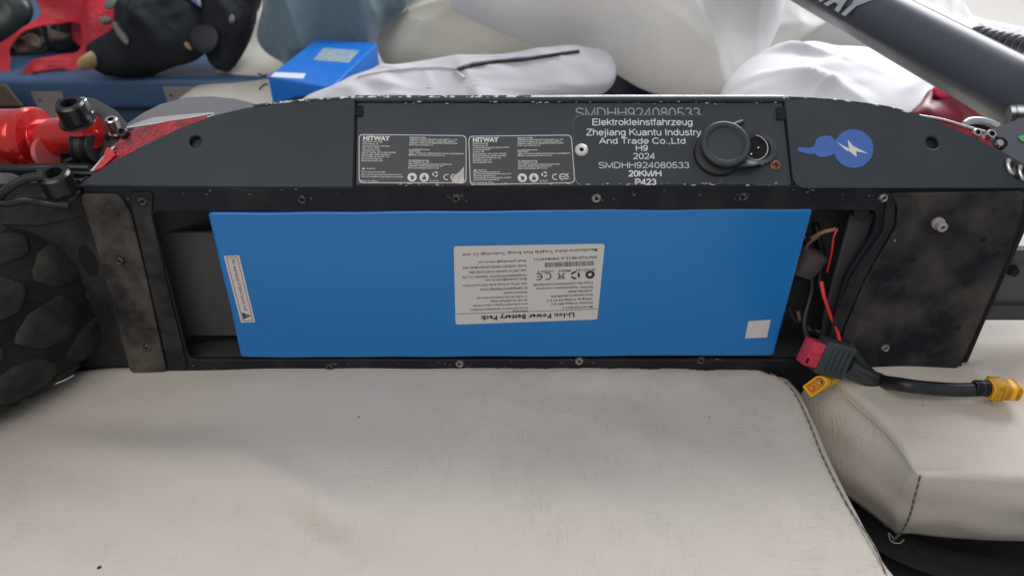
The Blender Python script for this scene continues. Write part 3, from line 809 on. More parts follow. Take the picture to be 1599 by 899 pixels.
# ---- rating stickers
def rating(q, lines, right, warn, made, peel, bin_):
    f0 = [Vector(P(*a)) for a in q]                      # tl, tr, br, bl
    o_ = quad_round([tuple(v) for v in (f0[0], f0[1], f0[2], f0[3])], .0032)
    c = sum(f0, Vector((0, 0))) / 4
    s = slab("rating_sticker", o_, .00012, .00002, SIDE, M_stick, mid_o, off=-.0009 + .0001 + .00005)
    z0 = -.0009 + .0002
    def sc_(p, k): return (c.x + (p[0] - c.x) * k[0], c.y + (p[1] - c.y) * k[1])
    W_ = (f0[1] - f0[0]).length; H_ = (f0[0] - f0[3]).length
    inn = quad_round([sc_(v, (1 - .0011 / W_ * 1, 1 - .0011 / H_)) for v in f0], .0029)
    flats("border", [[quad_round([sc_(v, (1 - .0002 / W_, 1 - .0002 / H_)) for v in f0], .0031), inn]], SIDE, M_white, s, z0)
    ux = (f0[1] - f0[0]).normalized(); rot = math.atan2(ux.y, ux.x)
    F = Matrix.Translation((f0[0].x, f0[0].y, 0)) @ Matrix.Rotation(rot, 4, 'Z')
    SF = SIDE @ F
    it = [("HITWAY", W_ * .045, -H_ * .125, W_ * .25, H_ * .085, .06)]
    for i, (t, w_) in enumerate(lines):
        it.append((t, W_ * .045, -H_ * (.172 + i * .0425), W_ * w_, H_ * .026, .03))
    for t, y, w_ in right:
        it.append((t, W_ * .475, -H_ * y, W_ * w_, H_ * .025, .03))
    for t, y, w_ in warn:
        it.append((t, W_ * .05, -H_ * y, W_ * w_, H_ * .026, .03))
    it.append(("WARNING", W_ * .09, -H_ * .715, W_ * .085, H_ * .024, .02))
    it.append((made, W_ * .045, -H_ * .965, W_ * (.16 if len(made) < 15 else .2), H_ * .034, .012))
    it.append(("Li-ion", W_ * .68, -H_ * .945, W_ * .075, H_ * .04, .012))
    lettering(it, SF, M_white, s, z0)
    W2, H2 = W_, H_
    ic = []
    for k, xx in enumerate((.515, .625)):
        cx, cy, r = W2 * xx, -H2 * .865, H2 * .088
        hole_ = [(cx - r * .5, cy + r * .1), (cx - r * .1, cy + r * .45), (cx + r * .6, cy + r * .05), (cx + r * .3, cy - r * .25), (cx + r * .45, cy - r * .5), (cx - r * .35, cy - r * .55), (cx - r * .15, cy - r * .1)] if k == 0 else \
            [(cx - r * .15, cy + r * .6), (cx + r * .2, cy + r * .5), (cx + r * .15, cy + r * .0), (cx + r * .6, cy + r * .15), (cx + r * .35, cy - r * .3), (cx + r * .5, cy - r * .55), (cx - r * .5, cy - r * .55), (cx - r * .35, cy - r * .2), (cx - r * .6, cy + r * .1), (cx - r * .2, cy)]
        ic.append([circ(cx, cy, r, 24), hole_])
    ic += recycle(W2 * .725, -H2 * .80, H2 * .055)
    ic += ce(W2 * .83, -H2 * .855, H2 * .062)
    ic.append([(W2 * .05, -H2 * .72), (W2 * .082, -H2 * .72), (W2 * .066, -H2 * .68)])
    if bin_: ic += bin_icon(W2 * .935, -H2 * .835, H2 * .05)
    flats("symbols", ic, SF, M_white, s, z0 + .00002)
    if peel:
        pl = [(W2 * .985, -H2 * .64), (W2 * .955, -H2 * .72), (W2 * .90, -H2 * .83), (W2 * .875, -H2 * .92), (W2 * .89, -H2 * .97), (W2 * .97, -H2 * .985), (W2 * .99, -H2 * .95)]
        flats("peeled_corner", [pl], SF, M_peel, s, z0 + .00006)
mid_o = mid
L1 = [("ELECTRIC SCOOTER", .18), ("Model Number: H9", .145), ("Max Speed: 20km/h 6/15/20km", .25), ("Motor Power: 500W", .155), ("Charging Time: 6-8h", .165), ("Battery Capacity: 48V, 15.6Ah, 748.8Wh", .31),
      ("Max Loading: 120KG (264.55lbs)", .26), ("Net Weight: 26.9KG 57.1 lbs", .25), ("Recommended Age: 18+", .19), ("Manufacture Date: 2024", .19)]
L2 = [("ELEKTROROLLER", .145), ("Modellnummer: H9", .145), ("Geschwindigkeitsgrenze: 20km/h 6/15/20", .35), ("Motorleistung: 500W", .165), ("Ladezeit: 6-8h", .11), ("Batteriekapazitaet: 48V, 15.6Ah, 748.8Wh", .32),
      ("Maximale Belastung: 120KG (264.55lbs)", .32), ("Nettogewicht: 26.9KG 57.1 lbs", .27), ("Empfohlenes Alter: 18+", .18), ("Herstellungsdatum: 2024", .18)]
RT = [("MANUFACTURER:", .072, .15), ("ZHEJIANG KUANTU INDUSTRY AND TRADE CO., LTD", .108, .44), ("ADD: NO.16 BAIHUA ROAD, YONGKANG, JINHUA", .146, .42), ("ZHEJIANG CHINA 321300 (MAINLAND) HUIXIN VILLAGE", .184, .44), ("Email: support@hitway.com", .222, .22),
      ("EC REPRESENTATIVE:", .32, .19), ("PIRECTION", .356, .10), ("ADD: 147 RUE DU PRESSY DE BLE 92300 LILLE FRANCE", .394, .50), ("EMAIL: yeesfeed@outlook.com", .43, .33),
      ("UK REPRESENTATIVE:", .54, .19), ("ZYD TRADING CO., LTD", .575, .19), ("ADD: UNIT 8 OLDBURY POINT ROAD END ROAD", .612, .40), ("OLDBURY UNITED KINGDOM B69 4HT", .65, .32), ("Email: zydtrading@outlook.com", .688, .28)]
rating([(560, 209), (729, 211), (729, 286), (560, 286)], L1, RT, [("This product protects your rights", .78, .22), ("Please read this user manual & maintain the scooter", .828, .37), ("They can be installed to keep attached to the vehicle", .872, .38)], "Made in China", True, False)
rating([(731.5, 212), (893.5, 210), (899, 286), (734, 289)], L2, RT, [("Das Gebrauchsanweisung sorgfaeltig lesen", .752, .25), ("Bitte lesen Sie die Bedienungsanleitung, um die", .79, .36), ("Sicherheit zu gewaehrleisten", .828, .21), ("Ueberpruefen Sie vor der Inbetriebnahme moeglichst", .866, .36), ("gemaess der Bedienungsanleitung", .904, .24)], "Hergestellt in China", False, True)

# engraved serial under the plate + registration plate with its lettering
c0 = P(899, 182); c1 = P(1096, 182)
hh = (Vector(P(950, 168)) - Vector(P(950, 184))).length
wd = (Vector(c1) - Vector(c0)).length
stroke_text([("SMDHH924080533", c0[0], P(899, 184)[1], wd, hh, .11)], SIDE, M_greyprint, mid, -.0008)
reg = slab("registration_plate", quad_round(Ps([(895, 180), (1112, 180), (1130, 288), (899, 290)]), .007, 8), .0004, .00012, SIDE, mat("plate_face", (.029, .038, .048), .42, spec=.35), mid, off=-.0003)
rg = []
for t, xa, xb, yt, yb, wt in (("Elektrokleinstfahrzeug", 925, 1083, 185.8, 195.8, .15), ("Zhejiang Kuantu Industry", 916, 1096, 201.8, 211.8, .15), ("And Trade Co.,Ltd", 936, 1072, 215.6, 224.8, .15),
                          ("H9", 993, 1013, 227.2, 235.8, .17), ("2024", 989, 1024, 239.6, 248.6, .15), ("SMDHH924080533", 935, 1078, 253.6, 262.8, .12), ("20KM/H", 982, 1034, 266.8, 275.6, .22), ("P423", 992, 1026, 280, 288.6, .22)):
    a, b = P(xa, yb), P(xb, yb); h = P(xa, yt)[1] - a[1]
    rg.append((t, a[0], a[1], b[0] - a[0], h, wt))
stroke_text(rg, SIDE, M_white, reg, -.00025)
slab("plate_outline", [quad_round(Ps([(894.6, 179.4), (1112, 179.4), (1131, 289), (898.6, 291)]), .007, 8), quad_round(Ps([(895.4, 180.2), (1111.5, 180.2), (1130, 288), (899.4, 290)]), .007, 8)], .0002, 0.00002, SIDE, mat("edge_dust", (.10, .11, .115), .6, col2=(.30, .30, .29), scale=60, lo=.5, hi=.6), mid, off=-.0006)
# rivet
c = P(908.5, 235)
lathe("rivet", [(0, .0008), (.0012, .0008), (.0015, .0018), (.0030, .0021), (.0040, .0014), (.0042, 0)], SIDE @ Matrix.Translation((*c, -.0005)), mat("rivet_alu", (.62, .60, .57), .4, .35), sc, 28)
lathe("rivet_hole", [(0, .0011), (.0011, .0011), (.0012, .0006)], SIDE @ Matrix.Translation((*c, -.0005)), M_hole, sc, 16)

# charging socket and its rubber cap
c = P(1185, 232)
soc = lathe("charging_socket", [(.0075, -.0008), (.0079, .0000), (.0104, .0012), (.0112, .0012), (.0117, 0), (.0119, -.0009)], SIDE @ Matrix.Translation((*c, 0)), M_cap, sc, 40)
ci = P(1181, 232)
lathe("socket_well", [(0, .00004), (.0109, .00012)], SIDE @ Matrix.Translation((*c, -.0004)), M_hole, soc, 32)
lathe("socket_ring", [(.0082, .0), (.0082, .0006), (.0087, .0006), (.0087, 0)], SIDE @ Matrix.Translation((P(1178, 231)[0], P(1178, 231)[1], -.0002)), mat("ring_light", (.55, .56, .56), .4, .4), soc, 40)
for a, b in ((1184, 232), (1173, 242)):
    cc = P(a, b); lathe("pin", [(0, .0016), (.0006, .0014), (.0008, 0)], SIDE @ Matrix.Translation((*cc, -.0003)), M_steel, soc, 12)
# cap: stands off the panel, tilted
cb = SIDE @ Vector((*P(1112, 242), 0)); ct = SIDE @ Vector((*P(1122, 240), .012))
dirc = (SIDE.to_3x3() @ Vector((.02, .04, 1))).normalized()
Mc = toframe(SIDE @ Vector((*P(1127, 235), .0002)), dirc)
lathe("cap_base_shade", [(0, .0034), (.0132, .0034), (.0146, .0026), (.0150, .0012), (.0148, 0)], SIDE @ Matrix.Translation((*P(1121, 241), 0)), M_black, sc, 40)  # black collar set off to the lower left, doubles as the cap's painted shadow
cap = lathe("socket_cap", [(0, .0082), (.0108, .0083), (.0120, .0094), (.0140, .0096), (.0150, .0090), (.0153, .0078), (.0151, .0068), (.0132, .0062), (.0122, .0050), (.0120, .0), (0, .0)], Mc, M_cap, sc, 48, 30)
tube("cap_strap", [SIDE @ Vector((*P(1150, 262), .004)), SIDE @ Vector((*P(1163, 262), .0065)), SIDE @ Vector((*P(1176, 257), .003)), SIDE @ Vector((*P(1186, 256), .0))], .0028, M_cap, sc, n=8, prof=lambda a: (math.cos(a) * 1.5, math.sin(a) * .5))
tube("cap_strap", [SIDE @ Vector((*P(1140, 203), .005)), SIDE @ Vector((*P(1153, 196), .003)), SIDE @ Vector((*P(1158, 192), .001))], .0018, M_cap, sc, n=8)
# rusty screw
c = P(1212, 258)
rs = lathe("panel_screw", [(0, .0011), (.0020, .0010), (.0033, .0004), (.0036, -.0002)], SIDE @ Matrix.Translation((*c, -.0006)), M_rust, sc, 24)
flats("cross_slot", [[(c[0] - .0021, c[1] - .0004), (c[0] - .0004, c[1] - .0004), (c[0] - .0004, c[1] - .0021), (c[0] + .0004, c[1] - .0021), (c[0] + .0004, c[1] - .0004), (c[0] + .0021, c[1] - .0004), (c[0] + .0021, c[1] + .0004), (c[0] + .0004, c[1] + .0004), (c[0] + .0004, c[1] + .0021), (c[0] - .0004, c[1] + .0021), (c[0] - .0004, c[1] + .0004), (c[0] - .0021, c[1] + .0004)]], SIDE, M_hole, rs, .00062)

# lightning sticker
big = [P(1333 + 31 * math.cos(R(a)), 233 - 30 * math.sin(R(a))) for a in range(-160, 161, 8)]
tail = Ps([(1305, 221), (1298, 214), (1286, 213), (1276, 218), (1271, 229), (1262, 232), (1248, 231), (1246, 236), (1262, 241), (1272, 241), (1280, 246), (1292, 245), (1304, 241)])
out_ = big + tail
st = slab("lightning_sticker", smooth_loop([(*p, 0) for p in out_], 120) and [tuple(p.to_2d()) for p in smooth_loop([Vector((*p, 0)) for p in out_], 140)], .00016, .00003, SIDE, M_bluestick, sc, off=.00022)
flats("bolt_mark", [Ps([(1307, 223), (1326, 233), (1324, 219), (1335, 232), (1333, 229), (1356, 241), (1337, 237), (1338, 246), (1324, 235), (1325, 238)])], SIDE, mat("bolt_cream", (.62, .62, .54), .5), st, .00026)

# ---- right end: kick plate, bracket, screws, spring, folded stem
def fan(name, pts3, m, parent, th=.002, nrm=(0, -.7, .7)):
    """thick sheet through 3D points"""
    n_ = Vector(nrm).normalized(); v = [p + n_ * 0 for p in pts3] + [p - n_ * th for p in pts3]; k = len(pts3)
    f = [tuple(range(k)), tuple(range(2 * k - 1, k - 1, -1))] + [(i, (i + 1) % k, k + (i + 1) % k, k + i) for i in range(k)]
    o = mesh_obj(name, v, f, m, parent, False); return o
def S3(a, b, off=0.0): return SIDE @ Vector((*P(a, b, off), off))
fan("grip_sheet", [S3(a, b, -.012) for a, b in ((1440, 183), (1475, 189), (1520, 207), (1545, 222), (1566, 243), (1590, 262), (1560, 262), (1500, 230))], M_redgrip, sc)
tube("grip_rim", [S3(a, b, -.011) for a, b in ((1425, 180), (1470, 187), (1515, 200), (1538, 206))], .0009, mat("rim_light", (.5, .5, .52), .35, .5), sc, n=8)
bkt = [S3(a, b, -.016) for a, b in ((1540, 207), (1562, 197), (1600, 184), (1650, 175), (1680, 300), (1590, 275), (1566, 245), (1548, 232), (1537, 220))]
fan("hinge_bracket", bkt, mat("hinge_paint", (.14, .15, .17), .35, .5), sc, .004)
tube("bracket_hook", [S3(a, b, -.02) for a, b in ((1507, 195), (1515, 190), (1530, 189), (1546, 193), (1558, 199))], .0026, mat("hook_silver", (.45, .46, .48), .3, .6), sc, n=10)
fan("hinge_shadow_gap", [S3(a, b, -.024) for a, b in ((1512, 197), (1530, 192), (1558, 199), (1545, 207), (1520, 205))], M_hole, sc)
def socket_screw(px, py, off, r, h, m, parent, hexr=.55, tilt=(0, 0, 0), Mx=None):
    n_ = (NS + Vector(tilt)).normalized(); o_ = S3(px, py, off) if Mx is None else Mx
    M_ = toframe(o_, n_)
    s_ = lathe("socket_screw", [(r * hexr, -h * .15), (r * hexr, 0), (r * .85, 0), (r, -h * .12), (r, -h), (r * .8, -h)], M_, m, parent, 24)
    lathe("hex_socket", [(0, -h * .3), (r * hexr * 1.02, -h * .3), (r * hexr * 1.02, -h * .05)], M_, M_hole, s_, 6)
    return s_
socket_screw(1528, 207, -.008, .0028, .004, M_steel, sc)
socket_screw(1550, 209, -.009, .0032, .006, M_steel, sc)
tube("bracket_slot", [S3(a, b, -.0135) for a, b in ((1556, 217), (1566, 219), (1570, 225), (1563, 232))], .0016, M_hole, sc, n=8)
lathe("bracket_screw", [(0, .002), (.0022, .0018), (.0028, 0)], toframe(S3(1560, 225, -.0135), NS), M_steel, sc, 14)
fan("green_sticker", [S3(a, b, -.0150) for a, b in ((1590, 215), (1596, 211), (1612, 214), (1612, 224), (1596, 221))], M_green, sc, .0003)
for k in range(4):
    tube("spring_coil", [S3(1590 + k * 9 + 16 * math.cos(t), 256 + k * 5 + 18 * math.sin(t), -.005 + .006 * math.sin(t * .5)) for t in [i * .5 for i in range(-1, 8)]], .0016, M_steel if k % 2 == 0 else M_oxid, sc, n=8)

# stem
A_ = atD(1246, -40, .80); B_ = atD(1640, 175, .56)
ax = (B_ - A_).normalized()
facing = (CAMLOC - (A_ + B_) / 2).normalized(); sidev = ax.cross(facing).normalized(); facing = sidev.cross(ax)
def stemprof(a):
    c, s = math.cos(a), math.sin(a); k = (abs(c) ** 2.6 + abs(s) ** 2.6) ** (-1 / 2.6)
    return c * k * 1.06, s * k
def sweep(name, A, B, rx, ry, m, parent, n=48, ux=None, pw=2.6, cap=True, rolled=0.0):
    t = (B - A).normalized(); x = Vector(ux); x = (x - t * x.dot(t)).normalized(); y = t.cross(x); v = []; f = []
    L = (B - A).length
    st = [(0, .9), (.004 / L, 1)] + [(i / 10, 1) for i in range(1, 10)] + [(1 - .004 / L, 1), (1, .9)]
    for s, k in st:
        for i in range(n):
            an = 2 * math.pi * i / n + rolled
            c, s_ = math.cos(an), math.sin(an); q_ = (abs(c) ** pw + abs(s_) ** pw) ** (-1 / pw)
            v.append(A.lerp(B, s) + x * c * q_ * rx * k + y * s_ * q_ * ry * k)
    for j in range(len(st) - 1):
        for i in range(n): f.append((j * n + i, j * n + (i + 1) % n, (j + 1) * n + (i + 1) % n, (j + 1) * n + i))
    f.append(tuple(range(n))[::-1]); f.append(tuple((len(st) - 1) * n + i for i in range(n)))
    return mesh_obj(name, v, f, m, parent, True, 40)
SX = (sidev * .92 + facing * .38).normalized()
stem = sweep("folded_stem", A_ - ax * .25, B_ + ax * .02, .0236, .0222, M_stem, sc, ux=SX, pw=3.4)
# lettering on the stem's flat
SY = ax.cross(SX)
nrm_ = SY if SY.dot(facing) > 0 else -SY
upv = nrm_.cross(ax)
Oc = atD(1345, 28, .70)
t0 = (Oc - A_).dot(ax)
LW = frame(A_ + ax * t0 + nrm_ * .0228, ax, upv)
hs = .022
lt = [("HITWAY", -.115, -.0205, .118, hs, .06, 'L', 0, .0)]
lettering(lt, LW, mat("stem_print", (.27, .28, .31), .5), stem, 0, res=2)
# knuckle where the stem meets the hinge
sweep("hinge_knuckle", atD(1574, 187, .55), atD(1640, 190, .54), .010, .016, M_oxid, sc, ux=(0, 0, 1), pw=2.4)
# spiral sleeve round the brake cable
hp = [atD(a, b, d) for a, b, d in ((1525, 52, .80), (1550, 60, .78), (1575, 65, .76), (1600, 71, .74), (1650, 85, .70))]
tube("cable_sleeve", hp, .0045, M_hose, sc, n=14)
hps = smooth_loop(hp, 200, False); co = []
for i, p in enumerate(hps):
    t = (hps[min(i + 1, 199)] - hps[max(i - 1, 0)]).normalized(); x = t.cross(Vector((0, 0, 1))).normalized(); y = x.cross(t); a = i / 200 * 2 * math.pi * 11
    co.append(p + x * math.cos(a) * .005 + y * math.sin(a) * .005)
tube("sleeve_wrap", co, .0036, M_hose, sc, n=8, seg=260)
tube("brake_cable", [atD(a, b, .68) for a, b in ((1560, 74), (1585, 92), (1620, 108))], .0025, M_cable, sc, n=8)
# front fork parts past the plate
fan("fork_arm", [atY(a, b, .03) for a, b in ((1568, 398), (1600, 398), (1660, 400), (1660, 470), (1590, 488), (1535, 488), (1548, 450))], mat("fork_paint", (.07, .075, .08), .5, .2), sc, .012, (0, -1, 0))
fan("fork_bar", [atY(a, b, .022) for a, b in ((1570, 391), (1660, 391), (1660, 405), (1565, 405))], M_plate, sc, .006, (0, -1, 0))
fan("fork_lower", [atY(a, b, .026) for a, b in ((1512, 478), (1660, 478), (1660, 500), (1500, 500))], M_tray, sc, .02, (0, -1, 0))
lathe("fork_knob", [(0, .004), (.003, .004), (.004, 0)], toframe(atY(1581, 422, .029), NU), M_hole, sc, 14)

# ---- left end: swing arm, shock, bolts, cables, wheel
fan("swing_arm_plate", [atY(a, b, .010) for a, b in ((-60, 300), (135, 292), (150, 330), (178, 450), (212, 590), (130, 612), (-60, 640))], mat("arm_dirty", (.016, .017, .018), .7, spec=.2, col2=(.058, .054, .050), scale=22, lo=.42, hi=.72, rough2=.9, bump=.5, bscale=180, bdist=.001), sc, .01, (0, -1, 0))
for a, b, rx, ry in ((138, 408, .0055, .0120), (163, 488, .0050, .0110)):
    p = atY(a, b, .0095); slab("arm_recess", circ(p.x, p.z, rx, 28, ry), .0006, .0001, UNDER, M_hole, sc, off=-.0096)
fan("arm_ridge", [atY(a, b, .007) for a, b in ((45, 320), (128, 300), (140, 335), (60, 352), (0, 350))], mat("arm_dirty", (0, 0, 0)), sc, .006, (0, -1, 0))
def nub(): pass
# shock absorber
sa = atD(-140, 217, .50); sb = atD(52, 217, .485)
shock = sweep("shock_absorber", sa, sb, .0192, .0192, M_redm, sc, ux=(0, 0, 1), pw=2)
axs = (sb - sa).normalized()
lathe("shock_flange", [(0, .010), (.0100, .010), (.0125, .006), (.0190, .0045), (.0203, .003), (.0203, -.001), (.0190, -.002)], toframe(sb, axs), M_redm, shock, 40)
sweep("shock_eye", sb + axs * .004, atD(148, 206, .476), .0115, .0115, M_redm, sc, ux=(0, 0, 1), pw=2.6)
lathe("shock_rim", [(0, .0), (.010, .0), (.0105, -.001), (.0110, .001), (.0105, .003), (.010, .003), (0, .003)], toframe(atD(74, 240, .478), Vector((1, -.3, .25))), mat("pink_rim", (.62, .15, .14), .3, .3), sc, 30)
def bolt(name, a, b, D, r, h, m, parent, n_=NS, hexr=.56):
    M_ = toframe(atD(a, b, D), n_)
    s_ = lathe(name, [(r * hexr, -h * .3), (r * hexr, -.0002), (r * .86, 0), (r, -r * .14), (r, -h), (r * 1.22, -h), (r * 1.25, -h - r * .16), (r * .9, -h - r * .2)], M_, m, parent, 32)
    lathe("hex_socket", [(0, -h * .45), (r * hexr * 1.02, -h * .45), (r * hexr * 1.02, -h * .04)], M_, M_hole, s_, 6, 20)
    return s_
UPV = (Vector((0, -.25, 1))).normalized()
bolt("shock_bolt", 107, 161, .458, .0088, .0125, M_oxid, sc, UPV)
sweep("shock_mount", atD(118, 226, .500), atD(128, 262, .490), .0110, .010, M_black, sc, ux=(1, 0, 0), pw=3)
sweep("mount_nut", atD(118, 232, .474), atD(146, 232, .474), .0095, .0085, M_black, sc, ux=(0, 0, 1), pw=2)
bolt("pivot_bolt", 82, 270, .446, .0096, .0135, M_oxid, sc, UPV)
fan("rear_bracket", [S3(a, b, -.020) for a, b in ((136, 152), (150, 155), (180, 172), (200, 196), (160, 260), (128, 262), (134, 200))], M_plate, sc, .003)
for a, b, r in ((126, 156, .0036), (173, 186, .0040)):
    bolt("bracket_screw", a, b, .475, r, .010, M_steel, sc, UPV, .5)
socket_screw(190, 206, -.006, .0034, .005, M_oxid, sc)
lathe("bracket_rivet", [(0, .001), (.0015, .0008), (.0018, 0)], toframe(S3(168, 215, -.019), NS), M_hole, sc, 12)
# red grip wedge on the left end
fan("grip_sheet", [S3(a, b, -.010) for a, b in ((322, 181), (260, 190), (204, 204), (186, 220), (168, 236), (122, 290), (150, 292), (240, 235), (330, 196))], M_redgrip, sc)
fan("grip_edge", [S3(a, b, -.0085) for a, b in ((176, 229), (181, 229), (150, 262), (135, 279), (133, 276))], mat("rim_light", (.5, .5, .52)), sc, .001)
fan("reflector", [S3(a, b, -.008) for a, b in ((172, 232), (181, 242), (160, 262), (144, 270))], mat("reflector_red", (.65, .015, .03), .15, coat=1.0), sc, .002)
fan("reflector", [S3(a, b, -.0078) for a, b in ((168, 230), (178, 236), (176, 246), (163, 240))], mat("reflector_red", (.65, .015, .03)), sc, .002)
tube("grip_rim", [S3(a, b, -.011) for a, b in ((199, 200), (240, 194), (290, 186), (330, 178))], .0010, mat("rim_light", (.5, .5, .52)), sc, n=8)
# curved mudguard behind the deck end
mg = [S3(a, b, -.05) for a, b in ((196, 196), (222, 178), (252, 163), (290, 153), (330, 151), (368, 155), (400, 163), (440, 180), (360, 215), (240, 215))]
fan("mudguard", mg, M_fender, sc, .006)
fan("mudguard_edge", [S3(a, b, -.034) for a, b in ((198, 197), (240, 184), (300, 178), (335, 176), (330, 190), (250, 200))], mat("guard_white", (.50, .50, .53), .4), sc, .002)
# cables on the left
def TD(l): return [atD(*p) for p in l]
tube("brake_hose", TD([(-30, 262, .47), (30, 264, .465), (80, 262, .465), (140, 263, .47)]), .0028, M_cable, sc)
tube("brake_hose", TD([(60, 268, .46), (100, 271, .46), (150, 272, .465)]), .0018, M_cable, sc)
tube("brake_hose", TD([(70, 276, .44), (40, 280, .44), (14, 294, .44), (-2, 312, .445), (10, 318, .445), (40, 312, .445), (75, 318, .45), (110, 322, .45)]), .0026, M_cable, sc)
fan("pale_guard", [atY(a, b, .03) for a, b in ((-20, 262), (60, 290), (100, 300), (120, 345), (60, 352), (-20, 352))], mat("guard_grey_light", (.36, .37, .42), .5, col2=(.2, .2, .22), scale=20), sc, .003, (0, -1, 0))

# wheel: tyre with domed tread blocks, hub and brake disc
WC = Vector((-.421, .032, .052)); RM, rm, hm = .092, .038, .056
def tyre_pt(th, ph, dr=0.0):
    c, s = math.cos(ph), math.sin(ph); k = (abs(c) ** 2.5 + abs(s) ** 2.5) ** (-1 / 2.5)
    r = RM + (rm + dr) * c * k
    return WC + Vector((r * math.cos(th), r * math.sin(th), (hm + dr) * s * k))
v = []; f = []; NA, NB = 120, 32
for i in range(NA):
    for j in range(NB): v.append(tyre_pt(2 * math.pi * i / NA, 2 * math.pi * j / NB))
for i in range(NA):
    for j in range(NB): f.append((i * NB + j, ((i + 1) % NA) * NB + j, ((i + 1) % NA) * NB + (j + 1) % NB, i * NB + (j + 1) % NB))
wheel = mesh_obj("rear_tyre", v, f, M_rubber, sc)
WT = mat("tread_rubber", (.016, .020, .017), .85, spec=.25, col2=(.046, .050, .042), scale=45, bump=.5, bscale=200, bdist=.0008)
cnt = 0
for row, ph0 in enumerate((-62, -30, 2, 34, 66, 98)):
    for i in range(15):
        th = 2 * math.pi * (i + (.5 if row % 2 else 0)) / 15; ph = R(ph0)
        if not (-2.3 < (th if th < math.pi else th - 2 * math.pi) < 1.2): continue
        vv_ = []; K = 18; lv = ((1.0, -.001), (.97, .0010), (.90, .0018), (.6, .0022))
        for s_, dr in lv:
            for k in range(K):
                an = 2 * math.pi * k / K; q_ = .92 + .05 * math.cos(6 * an + .3) + .05 * math.sin(3 * an + i * 1.7)
                vv_.append(tyre_pt(th + .19 * s_ * q_ * math.cos(an), ph + .30 * s_ * q_ * math.sin(an), dr))
        vv_.append(tyre_pt(th, ph, .0023)); fs = []
        for l in range(3):
            for k in range(K): fs.append((l * K + k, l * K + (k + 1) % K, (l + 1) * K + (k + 1) % K, (l + 1) * K + k))
        for k in range(K): fs.append((3 * K + k, 3 * K + (k + 1) % K, 4 * K))
        mesh_obj("tread_block", vv_, fs, WT, wheel, True)
lathe("wheel_hub", [(0, .045), (.03, .045), (.05, .03), (.052, -.03), (.03, -.04), (0, -.04)], Matrix.Translation(WC), M_plate, sc, 36)
tube("disc_edge", [atZ(a, b, .004) for a, b in ((20, 617), (45, 611), (75, 603), (100, 594), (115, 586))], .0008, M_steel, sc, n=8)

# ---- wires inside the bay
def TY(l): return [atY(*p) for p in l]
tube("red_wire", TY([(1308, 358, .008), (1302, 372, .006), (1299, 395, .008), (1292, 425, .014)]), .0007, M_wred, sc, n=8)
tube("red_wire", TY([(1283, 440, .010), (1288, 465, .004), (1298, 495, .001), (1309, 522, -.002), (1314, 548, -.008)]), .0012, M_wred, sc, n=8, prof=lambda a: (math.cos(a) * 1.3, math.sin(a)))
tube("tan_wire", TY([(1268, 372, .016), (1285, 363, .012), (1306, 358, .010)]), .0014, mat("tan_insulation", (.30, .15, .09), .6), sc, n=8)
tube("tan_wire", TY([(1256, 398, .018), (1262, 382, .016), (1280, 368, .015)]), .0012, mat("brown_insulation", (.12, .09, .06), .6), sc, n=8)
Mcn = frame(atY(1262, 412, .018), Vector((1, .35, -.5)), Vector((.5, 0, 1)))
box("wire_connector", Mcn, (-.010, -.009, -.006), (.008, .010, .006), M_conn, sc, .0015)
for k, (a, b, c_) in enumerate(((1262, 1262, 1270), (1284, 1276, 1330))):
    tube("black_wire", TY([(a - 10, 350, .030), (a, 400, .026), (b + 6, 450, .020), (c_ - 14, 510, .008), (c_ + 8, 560, -.004)]), .0022, M_cable, sc, n=10)
for k, (x_, y_) in enumerate(((1232, 478), (1246, 486), (1260, 495))):
    tube("wire_loop", TY([(x_, y_, .014), (x_ + 6, y_ + 18, .012), (x_ + 22, y_ + 30, .012), (x_ + 44, y_ + 34, .016)]), .0015, M_cable if k != 1 else mat("grey_insulation", (.09, .09, .085), .5), sc, n=8)

def densq(pts, step=.012):
    o_ = []
    for a, b in zip(pts, pts[1:] + pts[:1]):
        k = max(1, int((Vector(b) - Vector(a)).length / step)); o_ += [tuple(Vector(a).lerp(Vector(b), i / k)) for i in range(k)]
    return o_
# ================================================================== BATTERY IN THE BAY
bat = thing("battery_pack", "long blue shrink-wrapped battery pack lying in the scooter's open bay, white spec sticker upside down", "battery", (0, .02, .01))
bo = Us([(325, 333), (1270, 325.5), (1211, 556), (1203, 558), (376, 559)], .0005)
bq = [Vector(p) for p in Us([(325, 333), (1270, 325.5), (1209, 557), (376, 560)], .0005)]
def wob(pl, amp, s_):
    return [(a + amp * N3(a, b, 3, s_), b + amp * N3(a, b, 8, s_)) for a, b in pl]
slab("wrap", wob(densq(quad_round([tuple(p) for p in bq], .0035, 6), .006), .0008, 28), .032, .0022, UNDER, M_blue, bat, off=.0006, res=4, angle=60)
BO = .0006
# overlap fold of the film near the right end
tube("film_seam", [atY(a, b, -.0004) for a, b in ((1232, 336), (1246, 352), (1258, 372))], .0004, M_blue, bat, n=6)
def stick_quad(name, q, m, parent, r=.0012, off=BO):
    return slab(name, quad_round(Us(q, off), r), .00014, .00003, UNDER, m, parent, off=off + .00012)
ls = stick_quad("spec_sticker", [(709, 385), (945, 381), (933, 499), (712, 507)], M_label, bat, .002)
q4 = [Vector(U(*a, BO)) for a in ((709, 385), (945, 381), (933, 499), (712, 507))]
